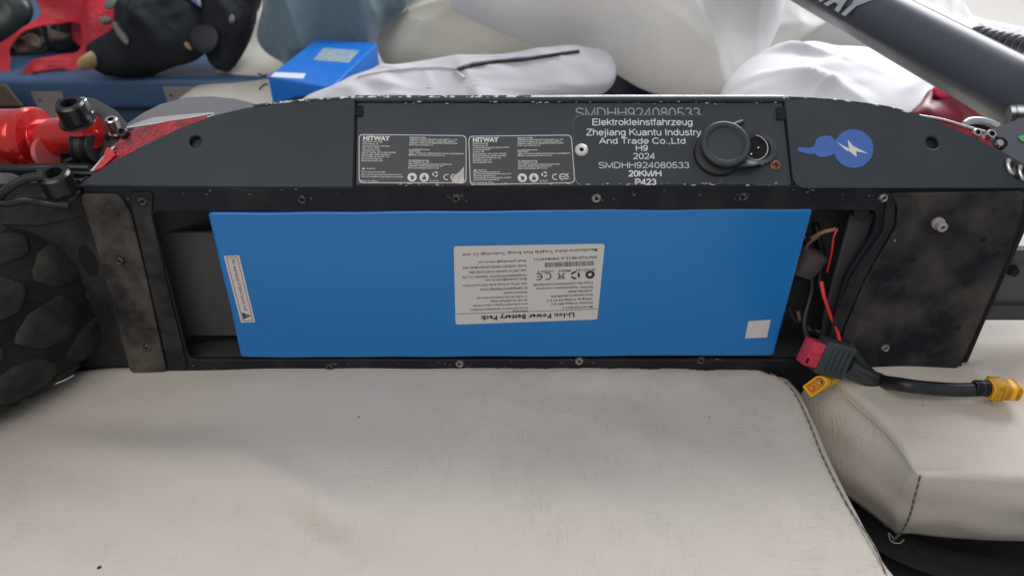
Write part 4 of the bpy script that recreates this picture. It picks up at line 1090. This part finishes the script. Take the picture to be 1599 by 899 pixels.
# reading frame: origin at the photo's lower right corner, x to the left
ori = q4[2]; xr = (q4[3] - q4[2]).normalized()
Wl = ((q4[3] - q4[2]).length + (q4[1] - q4[0]).length) / 2; Hl = ((q4[0] - q4[3]).length + (q4[1] - q4[2]).length) / 2
LF = UNDER @ Matrix.Translation((ori.x, ori.y, 0)) @ Matrix.Rotation(math.atan2(xr.y, xr.x), 4, 'Z')
zl = BO + .00018
fl = lambda x: x * Wl
it = [("Li-Ion Power Battery Pack", Wl * .49, -Hl * .105, Wl * .66, Hl * .060, .045, 'C')]
lc = [("Model:YLD4815.6", .19, .21), ("Nominal Voltage:48V DC", .245, .29), ("Charging Voltage:54.6V DC", .295, .32), ("Rated capacity:15.6Ah/748.8Wh", .35, .29), ("Cell:INR18650", .405, .17), ("ISO9001 Authentication enterprise", .455, .39), ("Policy No:12503002300176396969085", .51, .41)]
for t, y, w_ in lc: it.append((t, Wl * .035, -Hl * y, Wl * w_, Hl * .029, .026))
it.append(("IEC62133   MSDS   UN38.2", Wl * .02, -Hl * .675, Wl * .39, Hl * .027, .026))
it.append(("SN/YLD4815.6-740804771", Wl * .01, -Hl * .835, Wl * .42, Hl * .032, .022))
it.append(("Manufacturer:Anhui Yonglida New Energy Technology Co.,Ltd.", Wl * .01, -Hl * .925, Wl * .90, Hl * .035, .02))
rc = [("Warning:", .165, .11), ("Do not short circuit or disassemeanor the battery", .205, .40), ("not to in the battery heating or close to the fire", .26, .38), ("can only use additional charger", .31, .26), ("To reduce the risk of injury user must read", .36, .35), ("Instructive manual", .415, .16),
      ("EC REPRESENTATIVE:PIRECTION", .475, .32), ("Add: 147 Rue du Pressy de Ble 92300,at Lille France", .53, .44), ("Email: yeesfeed@outlook.com", .59, .28), ("UK REPRESENTATIVE:ZYD TRADING CO.,LTD", .64, .44), ("Add: UNIT 8 OLDBURY POINT ROAD END", .70, .39), ("ROAD OLDBURY UNITED KINGDOM B69 4HT", .76, .43), ("Email: zydtrading@outlook.com", .82, .32)]
for t, y, w_ in rc: it.append((t, Wl * .485, -Hl * y, Wl * w_, Hl * .029, .024))
lettering(it, LF, M_ink, ls, zl)
ic = [[(Wl * .0, -Hl * .148), (Wl * .985, -Hl * .148), (Wl * .985, -Hl * .142), (Wl * .0, -Hl * .142)]]
r_ = Hl * .052
cx, cy = Wl * .055, -Hl * .60
ic.append([circ(cx, cy, r_, 24), [(cx - r_ * .4, cy), (cx, cy + r_ * .5), (cx + r_ * .5, cy + r_ * .1), (cx + r_ * .2, cy - r_ * .4), (cx - r_ * .3, cy - r_ * .45)]])
ic += recycle(Wl * .155, -Hl * .60, r_ * 1.0)
ic += bin_icon(Wl * .25, -Hl * .60, r_ * .85, False)
ic += ce(Wl * .345, -Hl * .60, r_ * .9)
x_ = Wl * .03
while x_ < Wl * .36:
    b_ = Wl * random.choice((.0018, .003, .0045)); ic.append([(x_, -Hl * .775), (x_ + b_, -Hl * .775), (x_ + b_, -Hl * .715), (x_, -Hl * .715)]); x_ += b_ + Wl * random.choice((.0018, .003, .004))
flats("symbols", ic, LF, M_ink, ls, zl + .00002)
# warranty sticker
wq = [(350, 400), (374, 399), (399, 503), (377, 504)]
ws = stick_quad("warranty_sticker", wq, M_label2, bat, .0006)
w4 = [Vector(U(*a, BO)) for a in wq]
dn = (w4[3] - w4[0]); LL = dn.length; WW = (w4[1] - w4[0]).length
# text runs downwards
WF = UNDER @ Matrix.Translation(((w4[0] + w4[1]).x / 2, (w4[0] + w4[1]).y / 2, 0)) @ Matrix.Rotation(math.atan2(dn.y, dn.x), 4, 'Z')
lettering([("No warranty if label turns red", LL * .05, -WW * .06, LL * .76, WW * .24, .01)], WF, M_ink, ws, BO + .00018)
hw = WW * .36
flats("symbols", [[[(LL * .018, hw), (LL * .018, -hw), (LL * .975, -hw), (LL * .975, hw)], [(LL * .026, hw - .0003), (LL * .968, hw - .0003), (LL * .968, -hw + .0003), (LL * .026, -hw + .0003)]],
    [[(LL * .84, -WW * .28), (LL * .95, -WW * .28), (LL * .895, WW * .30)], [(LL * .889, -WW * .14), (LL * .901, -WW * .14), (LL * .898, WW * .1), (LL * .892, WW * .1)]]], WF, M_ink, ws, BO + .0002)
# small plain sticker at the corner
ss = stick_quad("corner_sticker", [(1169, 502), (1204, 499.5), (1198, 527), (1164, 528.5)], M_label, bat, .0003)

# ================================================================== LEAD WITH PLUGS
ld = thing("connector_lead", "black battery lead with grey-red plug and a yellow plug at its end", "cable", tuple(atZ(1400, 600, .01)))
def K(a, b, Y): return atY(a, b, Y)
cA = K(1299, 559, -.022)
exx = (K(1322, 566, -.020) - K(1274, 553, -.022)).normalized(); eyy = Vector((0, .25, 1)); eyy = (eyy - exx * eyy.dot(exx)).normalized()
MB = frame(cA, exx, eyy)
pb = box("plug_body", MB, (-.0115, -.0120, -.0065), (.0115, .0120, .0055), M_plug, ld, .0012)
for k in range(4):
    box("grip_rib", MB, (-.0055 + k * .0042, -.0085, .0053), (-.0035 + k * .0042, .0085, .0064), M_plug, pb, .0003)
rp = box("red_socket", MB, (-.0215, -.0088, -.0055), (-.0112, .0088, .0048), M_pink, ld, .0008)
box("socket_ridge", MB, (-.0208, .0005, .0046), (-.0125, .0060, .0058), M_pink, rp, .0004)
box("socket_hole", MB, (-.0212, -.0070, .0046), (-.0192, -.0030, .0050), M_hole, rp, .0001)
# amber plug, pin face to the lower left
am = K(1274, 602, -.030)
fz = Vector((-.62, -.55, -.35)).normalized()
axx = K(1288, 592, -.030) - K(1262, 610, -.030)
MA = toframe(am, (ray(1274, 602) * -1 + Vector((-.45, 0, -.25))).normalized(), axx)
def xt_shell(name, M_, lx_, ly_, dz, m, parent):
    o_ = quad_round([(-lx_, -ly_), (lx_ * .6, -ly_), (lx_, -ly_ * .45), (lx_, ly_ * .45), (lx_ * .6, ly_), (-lx_, ly_)], .0008)
    i_ = quad_round([(-lx_ * .84, -ly_ * .72), (lx_ * .52, -ly_ * .72), (lx_ * .84, -ly_ * .35), (lx_ * .84, ly_ * .35), (lx_ * .52, ly_ * .72), (-lx_ * .84, ly_ * .72)], .0006)
    s_ = slab(name, [o_, i_], dz, .0003, M_, m, parent, off=0)
    slab("plug_floor", i_, .001, .0001, M_, M_yeld, s_, off=-dz * .45)
    for xx in (-lx_ * .42, lx_ * .38):
        lathe("pin", [(0, .0035), (.0011, .0035), (.0013, .003), (.0013, 0)], M_ @ Matrix.Translation((xx, 0, -dz * .45)), M_gold, s_, 14)
    return s_
xt_shell("amber_plug", MA, .0082, .0046, .008, M_yel, ld)
tdir = (K(1306, 588, -.014) - am).normalized()
sweep("amber_plug_back", am - MA.to_3x3() @ Vector((0, 0, .006)), K(1300, 592, -.012), .0070, .0045, M_yel, ld, ux=axx, pw=4)
# main cable and shrink
tube("cable", [K(1322, 535, .0), K(1345, 570, -.008), K(1368, 592, -.012)] + [atZ(a, b, z) for a, b, z in ((1410, 601, .014), (1450, 606, .012), (1500, 609, .012), (1548, 607, .014))], .0047, M_cable, ld, n=16, seg=80)
tube("heat_shrink", [K(1322, 570, -.018), K(1340, 582, -.017), K(1358, 592, -.016), K(1371, 597, -.014)], .0066, M_shrink, ld, n=16, rad=lambda t: .0058 + .0012 * t, prof=lambda a: (math.cos(a) * 1.0, math.sin(a) * 1.0))
ye = atZ(1546, 607, .0145); yf = atZ(1585, 609, .0145)
yax = (yf - ye).normalized()
sweep("yellow_plug", ye - yax * .001, ye + yax * .0072, .0070, .0076, M_yel, ld, ux=(0, 0, 1), pw=3.5)
sweep("yellow_plug_tip", ye + yax * .0068, ye + yax * .0178, .0056, .0066, M_yel, ld, ux=(0, 0, 1), pw=4)
sweep("cable_collar", ye - yax * .010, ye - yax * .0008, .0054, .0054, M_cable, ld, ux=(0, 0, 1), pw=2)

# ================================================================== BEHIND THE SCOOTER
def pose(cpx, cpy, D, tilt=35, yaw=0):
    """frame of a stuffed thing: its plane leans back, normal towards the viewer and up"""
    o_ = atD(cpx, cpy, D)
    n_ = Vector((math.sin(R(yaw)), -math.cos(R(tilt)) * math.cos(R(yaw)), math.sin(R(tilt)))).normalized()
    x = Vector((1, 0, 0)); x = (x - n_ * x.dot(n_)).normalized()
    return frame(o_, x, n_.cross(x))
def pix(M, pts): return [loc2(M, a, b) for a, b in pts]

# blue vinyl bench far left
bench = thing("blue_bench", "blue vinyl bench at the far left with two metal hinge plates", "bench", (-.6, .9, -.1))
bz = 0.0; by = .70
x1 = atY(420, 130, by).x
slab("bench_top", quad_round([(-1.6, 0), (x1 + .1, 0), (x1 + .1, .75), (-1.6, .75)], .02), .05, .010, Matrix.Translation((0, by, 0)), M_navy, bench, off=0, res=4)
box("bench_front", ID, (-1.6, by + .012, -.45), (x1 + .1, by + .06, -.05), M_navyd, bench, .002)
for a, b in ((80, 158), (284, 150)):
    p = atY(a, b, by - .001); M_ = frame(p, (1, 0, 0), (0, 0, 1))
    hp_ = slab("hinge_plate", [quad_round([(-.026, .014), (.022, .014), (.020, -.03), (.012, -.03), (.012, -.075), (-.012, -.075), (-.014, -.03), (-.022, -.03)], .002), circ(-.016, -.0, .0025, 12), circ(.013, .001, .0025, 12)], .002, .0004, M_, mat("hinge_grey", (.30, .27, .25), .5, .3), bench, off=.001)
card = thing("cardboard_piece", "brown cardboard corner leaning on the front of the blue bench", "cardboard", tuple(atY(15, 160, .66)))
slab("sheet", [(a.x, a.z) for a in (atY(-60, 132, .66), atY(8, 134, .66), atY(34, 166, .66), atY(-60, 166, .66))], .004, .0005, frame((0, .66, 0), (1, 0, 0), (0, 0, 1)), mat("kraft", (.11, .075, .045), .9), card)

# red bag with cut-out handle, dark packs inside it
Mb = pose(80, 60, 1.16, 40)
bag = thing("red_bag", "red plastic carrier bag with oval handle hole lying at the far left", "bag", tuple(atD(90, 60, 1.16)))
def sheet(name, loops, M, m, parent, amp, sc_, th=.004, seed=0, back=0.0):
    """thin crumpled sheet with holes, real thickness"""
    me = curve_mesh(loops, th, th * .3, M)
    bm = bmesh.new(); bm.from_mesh(me); bmesh.ops.triangulate(bm, faces=bm.faces)
    for _ in range(3):
        es = [e for e in bm.edges if e.calc_length() > .016]
        if es: bmesh.ops.subdivide_edges(bm, edges=es, cuts=1); bmesh.ops.triangulate(bm, faces=bm.faces)
    nn = M.to_3x3() @ Vector((0, 0, 1)); Mi = M.inverted()
    for v in bm.verts:
        p = Mi @ v.co; v.co += nn * (amp * noise.noise(Vector((p.x * sc_, p.y * sc_, seed))) + amp * .4 * noise.noise(Vector((p.x * sc_ * 3, p.y * sc_ * 1.2, seed + 4))) - back * (p.x * p.x + p.y * p.y))
    bm.to_mesh(me); bm.free()
    return finish(name, me, m, parent, True)
def dens(pts, n): return [tuple(p.to_2d()) for p in smooth_loop([Vector((*p, 0)) for p in pts], n)]
def densp(pts, step=.012):
    o_ = []
    for a, b in zip(pts, pts[1:] + pts[:1]):
        k = max(1, int((Vector(b) - Vector(a)).length / step)); o_ += [tuple(Vector(a).lerp(Vector(b), i / k)) for i in range(k)]
    return o_
bagout = dens(pix(Mb, [(-60, 60), (6, 66), (58, 22), (50, -30), (120, -70), (215, -50), (200, 20), (180, 62), (150, 92), (126, 108), (95, 109), (60, 120), (20, 130), (-20, 136), (-70, 136)]), 120)
baghole = dens(pix(Mb, [(18, 75), (50, 48), (90, 27), (118, 33), (128, 55), (115, 78), (80, 95), (45, 108), (15, 113), (14, 95)]), 60)
sheet("bag_skin", [bagout, baghole], Mb, M_bag, bag, .024, 13, seed=2)
Mb2 = pose(150, 40, 1.24, 50)
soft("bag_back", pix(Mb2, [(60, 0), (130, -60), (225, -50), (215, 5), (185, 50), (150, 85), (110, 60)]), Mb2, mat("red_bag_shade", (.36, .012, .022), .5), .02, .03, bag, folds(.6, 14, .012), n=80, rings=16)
def pack(label, pts, D, m, band=None, tilt=40):
    M_ = pose(sum(p[0] for p in pts) / len(pts), sum(p[1] for p in pts) / len(pts), D, tilt)
    t = thing("foil_pack", label, "pack", tuple(M_.translation))
    soft("wrapper", pix(M_, pts), M_, m, .03, .03, t, folds(.4, 30, .004), n=64, rings=12)
    if band:
        soft("band", pix(M_, band), M_ @ Matrix.Translation((0, 0, .026)), M_brown, .008, .008, t, folds(1.0, 60, .002), n=48, rings=8)
pack("black pack with brown band seen through the red bag's handle hole, left one", [(14, 100), (20, 66), (60, 42), (90, 50), (88, 90), (50, 110)], 1.26, M_foil, [(38, 72), (72, 66), (82, 86), (46, 96)])
pack("glossy black pack with brown tip inside the red bag's handle hole, right one", [(80, 50), (100, 22), (135, 34), (136, 66), (105, 84), (84, 80)], 1.25, M_foil, [(92, 60), (106, 60), (124, 70), (96, 78)])
pack("dark green-black pack at the top left corner above the red bag", [(-60, 70), (-60, -20), (10, -30), (50, 10), (30, 50), (-10, 72)], 1.20, mat("green_black", (.022, .035, .032), .35))

# pair of padded boots on the bench
def boot(label, body, sole, patches, D):
    M_ = pose(sum(p[0] for p in body) / len(body), sum(p[1] for p in body) / len(body), D, 48)
    t = thing("padded_boot", label, "boot", tuple(M_.translation), "pair of black padded boots")
    soft("upper", pix(M_, body), M_, M_pad, .05, .04, t, addf(folds(.6, 12, .012), crease(-.5, 26, .010, 4), crease(.9, 40, .006, 6)), n=100, rings=20)
    for s in sole: soft("sole_tip", pix(M_, s), M_ @ Matrix.Translation((0, 0, .022)), M_tan, .016, .012, t, None, n=40, rings=8)
    for s, m in patches: soft("patch", pix(M_, s), M_ @ Matrix.Translation((0, 0, .043)), m, .006, .006, t, None, n=36, rings=6)
boot("black padded boot with tan toe tip and grey straps beside the red bag", [(142, 100), (165, 80), (182, 60), (190, 30), (220, 12), (262, -10), (300, 6), (330, 30), (334, 52), (318, 80), (280, 100), (230, 112), (190, 118), (160, 116)],
     [[(136, 116), (150, 106), (170, 94), (177, 98), (171, 108), (156, 117), (140, 121)]],
     [([(199, 66), (205, 62), (214, 72), (224, 88), (222, 97), (214, 92), (204, 78)], M_patch), ([(186, 40), (196, 22), (210, 20), (212, 28), (200, 42)], M_patch), ([(178, 58), (196, 56), (198, 62), (184, 66)], M_patch), ([(219, 24), (230, 17), (237, 18), (235, 24), (224, 29)], mat("red_tag", (.5, .03, .05), .5)),
      ([(306, 6), (313, 3), (326, 18), (333, 34), (330, 40), (322, 24)], mat("pale_strap", (.30, .32, .38), .5))], 1.12)
boot("black padded boot with round end cap leaning on the cushion behind the blue battery", [(318, 70), (322, 30), (300, -20), (360, -50), (408, -20), (400, 20), (394, 50), (384, 74), (366, 96), (350, 108), (330, 102)],
     [[(297, 86), (306, 82), (313, 87), (310, 94), (299, 94)]],
     [([(361, 35), (368, 34), (378, 46), (383, 58), (377, 64), (369, 52)], M_patch), ([(314, 84), (326, 68), (348, 68), (358, 84), (352, 102), (336, 110), (320, 100)], mat("cap_black", (.012, .013, .017), .8))], 1.14)

# pale cushion behind, left of the blue pack (backrest cushion)
Mp = pose(360, 110, 1.18, 78)
t = thing("backrest_cushion", "pale cream seat cushion behind the deck, under the spare blue battery", "cushion", tuple(atD(380, 150, 1.0)))
soft("cover", pix(Mp, [(262, 178), (300, 144), (340, 120), (372, 90), (392, 50), (402, 5), (412, -40), (470, -50), (520, 20), (540, 100), (520, 190), (400, 230), (250, 220)]), Mp, mat("cream_cloth", (.56, .54, .48), .8, col2=(.51, .49, .43), scale=12, bump=.2, bscale=90), .014, .05, t, folds(.9, 7, .005), n=120, rings=30, pw=.42)

# spare battery
t = thing("battery_pack", "smaller looking blue battery pack with white strip lying behind the scooter's deck", "battery", tuple(atZ(500, 120, .03)))
zt = .055
bp_ = [Vector((p.x, p.y)) for p in (atZ(418, 120, zt), atZ(518, 138, zt), atZ(590, 68, zt), atZ(496, 60, zt))]
dx = (bp_[1] - bp_[0]).normalized()
slab("wrap", quad_round([tuple(p) for p in bp_], .004), .060, .0025, Matrix.Translation((0, 0, zt)), mat("blue_shrink_bright", (.006, .15, .58), .3), t, off=0, res=3)
def TZ(pts, z=zt): return [(atZ(a, b, z).x, atZ(a, b, z).y) for a, b in pts]
MT = Matrix.Translation((0, 0, zt))
slab("spec_sticker", TZ([(489, 95), (545, 99), (562, 80), (506, 76)]), .0003, .00005, MT, mat("sticker_bluish", (.30, .38, .44), .5, col2=(.18, .24, .3), scale=120), t, off=.0004)
slab("barcode_strip", TZ([(423, 121), (474, 124), (478, 116), (430, 114)]), .0003, .00005, MT, mat("strip_white", (.60, .66, .76), .5), t, off=.0004)
pf = [atZ(418, 120, zt), atZ(518, 138, zt)]
M_f = frame(pf[0].lerp(pf[1], .0) + Vector((0, -.0006, 0)), pf[1] - pf[0], (0, 0, 1)); Lf = (pf[1] - pf[0]).length
slab("dark_end_print", dens([(Lf * .25, -.030), (Lf * .5, -.017), (Lf * .85, -.018), (Lf * .9, -.034), (Lf * .4, -.045)], 30), .0004, .0001, M_f, mat("navy_print", (.008, .02, .10), .5), t, off=.0008)
tube("sense_wire", [atZ(a, b, .05) for a, b in ((404, 116), (412, 119), (418, 117))], .0012, M_cable, t, n=6)
tube("sense_wire", [atZ(a, b, .04) for a, b in ((406, 140), (412, 134), (418, 132))], .0012, M_cable, t, n=6)

# blue grey fleece
Mt = pose(520, 20, 1.13, 30)
t = thing("fleece_blanket", "blue-grey fleece blanket in soft folds between boots and pillows", "blanket", tuple(Mt.translation))
def fl_disp(x, y, side=1):
    wx = x + .05 * noise.noise(Vector((x * 6, y * 6, 2))); wy = y + .05 * noise.noise(Vector((x * 6, y * 6, 8)))
    a_ = wx * .86 + wy * .5
    return .030 * (1 - abs(math.sin(a_ * 42 + 1.2))) ** .7 + .010 * math.sin(a_ * 95 + 3 * noise.noise(Vector((x * 8, y * 8, 1)))) + .014 * noise.noise(Vector((x * 14, y * 7, 3)))
soft("fleece", pix(Mt, [(405, 60), (410, 20), (425, -40), (520, -90), (635, -80), (640, 0), (598, 45), (580, 90), (570, 86), (500, 95), (455, 110), (440, 98), (415, 82)]), Mt, M_teal, .03, .03, t, fl_disp, n=200, rings=60, pw=.35)

# zip cushion (flat lilac)
Mz = pose(730, 130, .88, 60)
t = thing("zip_cushion", "flat pale lilac cushion with a black zip along its side, right behind the deck", "cushion", tuple(Mz.translation))
zo = pix(Mz, [(470, 165), (520, 140), (575, 116), (640, 103), (700, 94), (790, 88), (880, 78), (930, 80), (958, 96), (962, 122), (945, 140), (890, 150), (820, 165), (760, 230), (600, 240), (480, 220)])
soft("cover", zo, Mz, M_lav, .014, .03, t, addf(folds(.3, 10, .003), crease(R(10), 22, .006, 31), crease(R(80), 30, .004, 33)), n=130, rings=30, pw=.3)
def on(obj, px, py, lift=.0012):
    """the point of an object's surface that lies under a photo point"""
    dg = bpy.context.evaluated_depsgraph_get(); d = ray(px, py).normalized()
    ok, p, n_, i_ = obj.ray_cast(CAMLOC, d)
    return (p + n_ * (lift if n_.dot(d) < 0 else -lift)) if ok else None
def strip_on(name, obj, pts, r, m, parent, n=6, k=30, lift=.0012):
    P_ = [p for p in (on(obj, q_.x, q_.y, lift) for q_ in smooth_loop([Vector((a, b, 0)) for a, b in pts], k, False)) if p]
    if len(P_) < 3: return None
    return tube(name, P_, r, m, parent, n=n, seg=k * 2)
zc = t.children[0]
strip_on("zip", zc, [(712, 112), (740, 104), (780, 98), (840, 91), (905, 82)], .0022, mat("zip_black", (.02, .025, .04), .5), t)
strip_on("zip_flap", zc, [(560, 121), (620, 110), (690, 107), (710, 108), (740, 99), (800, 92), (880, 84), (905, 79)], .0016, mat("flap_white", (.62, .62, .66), .6), t, lift=.0008)
strip_on("zip_pull", zc, [(712, 110), (718, 117), (726, 124)], .0022, mat("pull_white", (.6, .62, .65), .4), t)

# cream pillow
Mc1 = pose(760, 50, 1.22, 45)
t = thing("pillow", "cream pillow with soft creases behind the lilac zip cushion, beside the fleece", "pillow", tuple(Mc1.translation))
soft("pillowcase", pix(Mc1, [(584, 60), (588, 35), (612, 5), (650, -40), (800, -110), (1000, -90), (1040, 40), (960, 110), (800, 112), (640, 114), (606, 104), (592, 85)]), Mc1, M_creamp, .07, .05, t, addf(folds(R(100), 9, .026, 5, 2), folds(R(80), 18, .006, 5, 8), crease(R(95), 11, .028, 1, .28), crease(R(70), 20, .010, 2)), n=190, rings=60)
# big pillow
Mw = pose(1010, 30, .98, 50)
t = thing("pillow", "largest pale pillow, draped over the middle behind the deck down to its edge", "pillow", tuple(Mw.translation))
soft("pillowcase", pix(Mw, [(705, 10), (740, -30), (900, -120), (1150, -130), (1225, -40), (1222, 20), (1200, 80), (1165, 135), (1125, 165), (1075, 160), (1010, 140), (960, 112), (915, 86), (840, 70), (760, 40)]), Mw, M_whitep, .085, .05, t, addf(folds(R(30), 7, .030, 3.5, 11), crease(R(25), 9, .036, 5, .25), crease(R(55), 17, .016, 6), crease(R(5), 24, .006, 7)), n=220, rings=70)
# right pillows
Mr = pose(1330, 60, 1.10, 50)
t = thing("pillow", "pale pillow behind the folded stem, its flap hanging over the bright one", "pillow", tuple(Mr.translation))
soft("pillowcase", pix(Mr, [(1170, 80), (1180, 20), (1200, -60), (1330, -90), (1450, -20), (1520, 60), (1600, 170), (1590, 215), (1500, 180), (1430, 142), (1380, 108), (1290, 98), (1220, 105), (1180, 120)]), Mr, M_whitep, .06, .04, t, addf(folds(R(60), 9, .026, 4, 21), crease(R(40), 10, .020, 15), crease(R(10), 18, .010, 16)), n=190, rings=60)
Ml = pose(1300, 140, .92, 66)
t = thing("pillow", "bright white pillow lying lowest at the right, just behind the deck's edge", "pillow", tuple(Ml.translation))
soft("pillowcase", pix(Ml, [(1120, 165), (1135, 128), (1165, 102), (1220, 90), (1300, 88), (1380, 96), (1430, 120), (1462, 160), (1470, 200), (1380, 240), (1200, 240), (1125, 200)]), Ml, mat("bright_white", (.84, .84, .87), .85), .035, .04, t, addf(folds(R(100), 10, .012, 3, 14), crease(R(70), 16, .010, 25), crease(R(110), 26, .006, 26)), n=130, rings=34)
# dark sheet that stands for the shade in the gap
Mg = pose(1010, 150, 1.02, 60)
t = thing("gap_shade", "dark sheet painted as shade in the gap between the zip cushion and the biggest pillow", "shade", tuple(Mg.translation))
soft("shade", pix(Mg, [(930, 150), (945, 105), (990, 95), (1050, 120), (1110, 160), (1050, 200), (950, 200)]), Mg, mat("navy_gap_shade", (.025, .03, .05), .9), .02, .03, t, folds(.5, 20, .006), n=70, rings=14)
# red bag right
Mq = pose(1490, 170, .74, 55)
t = thing("red_pouch", "dark red glossy pouch under the stem at the right end of the deck", "pouch", tuple(Mq.translation))
soft("pouch_skin", pix(Mq, [(1418, 190), (1438, 160), (1455, 140), (1485, 150), (1510, 162), (1560, 180), (1585, 200), (1560, 230), (1480, 225)]), Mq, mat("dark_red_gloss", (.20, .004, .02), .3, col2=(.20, .004, .02), scale=30), .012, .02, t, folds(.4, 30, .004), n=90, rings=16)
soft("bright_fold", pix(Mq, [(1449, 148), (1462, 141), (1480, 149), (1482, 160), (1462, 163), (1450, 157)]), Mq @ Matrix.Translation((0, 0, .010)), mat("bright_red_gloss", (.70, .02, .08), .25), .0025, .006, t, folds(.4, 60, .001), n=50, rings=8)
# white towel edge upper right
Mo = pose(1520, 60, 1.10, 45)
t = thing("towel", "white textured towel edge behind the stem at the upper right", "towel", tuple(Mo.translation))
soft("terry", pix(Mo, [(1400, 20), (1440, 8), (1480, 16), (1530, 32), (1600, 46), (1700, 60), (1700, 160), (1600, 150), (1500, 110), (1420, 60)]), Mo, M_towel, .02, .02, t, folds(.4, 20, .003), n=90, rings=16)
# cloth panel under everything behind (sofa back part)
rs_ = thing("sofa_seat", "pale sofa seat surface under the pillows behind the scooter", "sofa", (.5, .9, -.05))
slab("seat_top", quad_round([(-.42, .20), (2.2, .20), (2.2, 1.95), (-.42, 1.95)], .05), .08, .02, Matrix.Translation((0, 0, -.03)), mat("sofa_cloth", (.42, .40, .37), .85), rs_, off=0, res=3)
# small dirt crumbs on the seat
cr_ = []
for k, (a, b, r_) in enumerate(((155, 885, .0012), (561, 652, .0007), (1200, 652, .0004), (1440, 636, .0006))):
    p = atZ(a, b, 0); p.z += (fdisp if a < 1250 else rdisp)(p.x, p.y)
    me = lathe_mesh([(0, r_ * .7), (r_ * .6, r_ * .5), (r_, 0), (0, -r_ * .3)], 8, Matrix.Translation(p))
    o = finish("crumb", me, M_black, None, True)
    tag(o, ["dark oval crumb on the foreground cushion near the lower left corner", "tiny dark speck on the foreground cushion below the battery's left half", "tiny speck on the foreground cushion near its right seam", "tiny crumb on the right cushion below the black lead"][k], "crumb")
# black straps and loose thread in the gap at lower right
gs = thing("black_strap", "dark frayed strap in the gap under the two seat cushions at lower right", "strap", tuple(atZ(1480, 875, -.09)))
tube("webbing", [atZ(a, b, -.105) for a, b in ((1330, 800), (1400, 850), (1500, 885), (1620, 905))], .006, M_seatbase, gs, n=10, prof=lambda a: (math.cos(a) * 2.4, math.sin(a) * .4))
tube("thread", [atZ(a, b, -.07) for a, b in ((1395, 840), (1388, 832), (1392, 845), (1405, 848), (1412, 842))], .0003, mat("pale_thread", (.4, .38, .34), .8), gs, n=5)
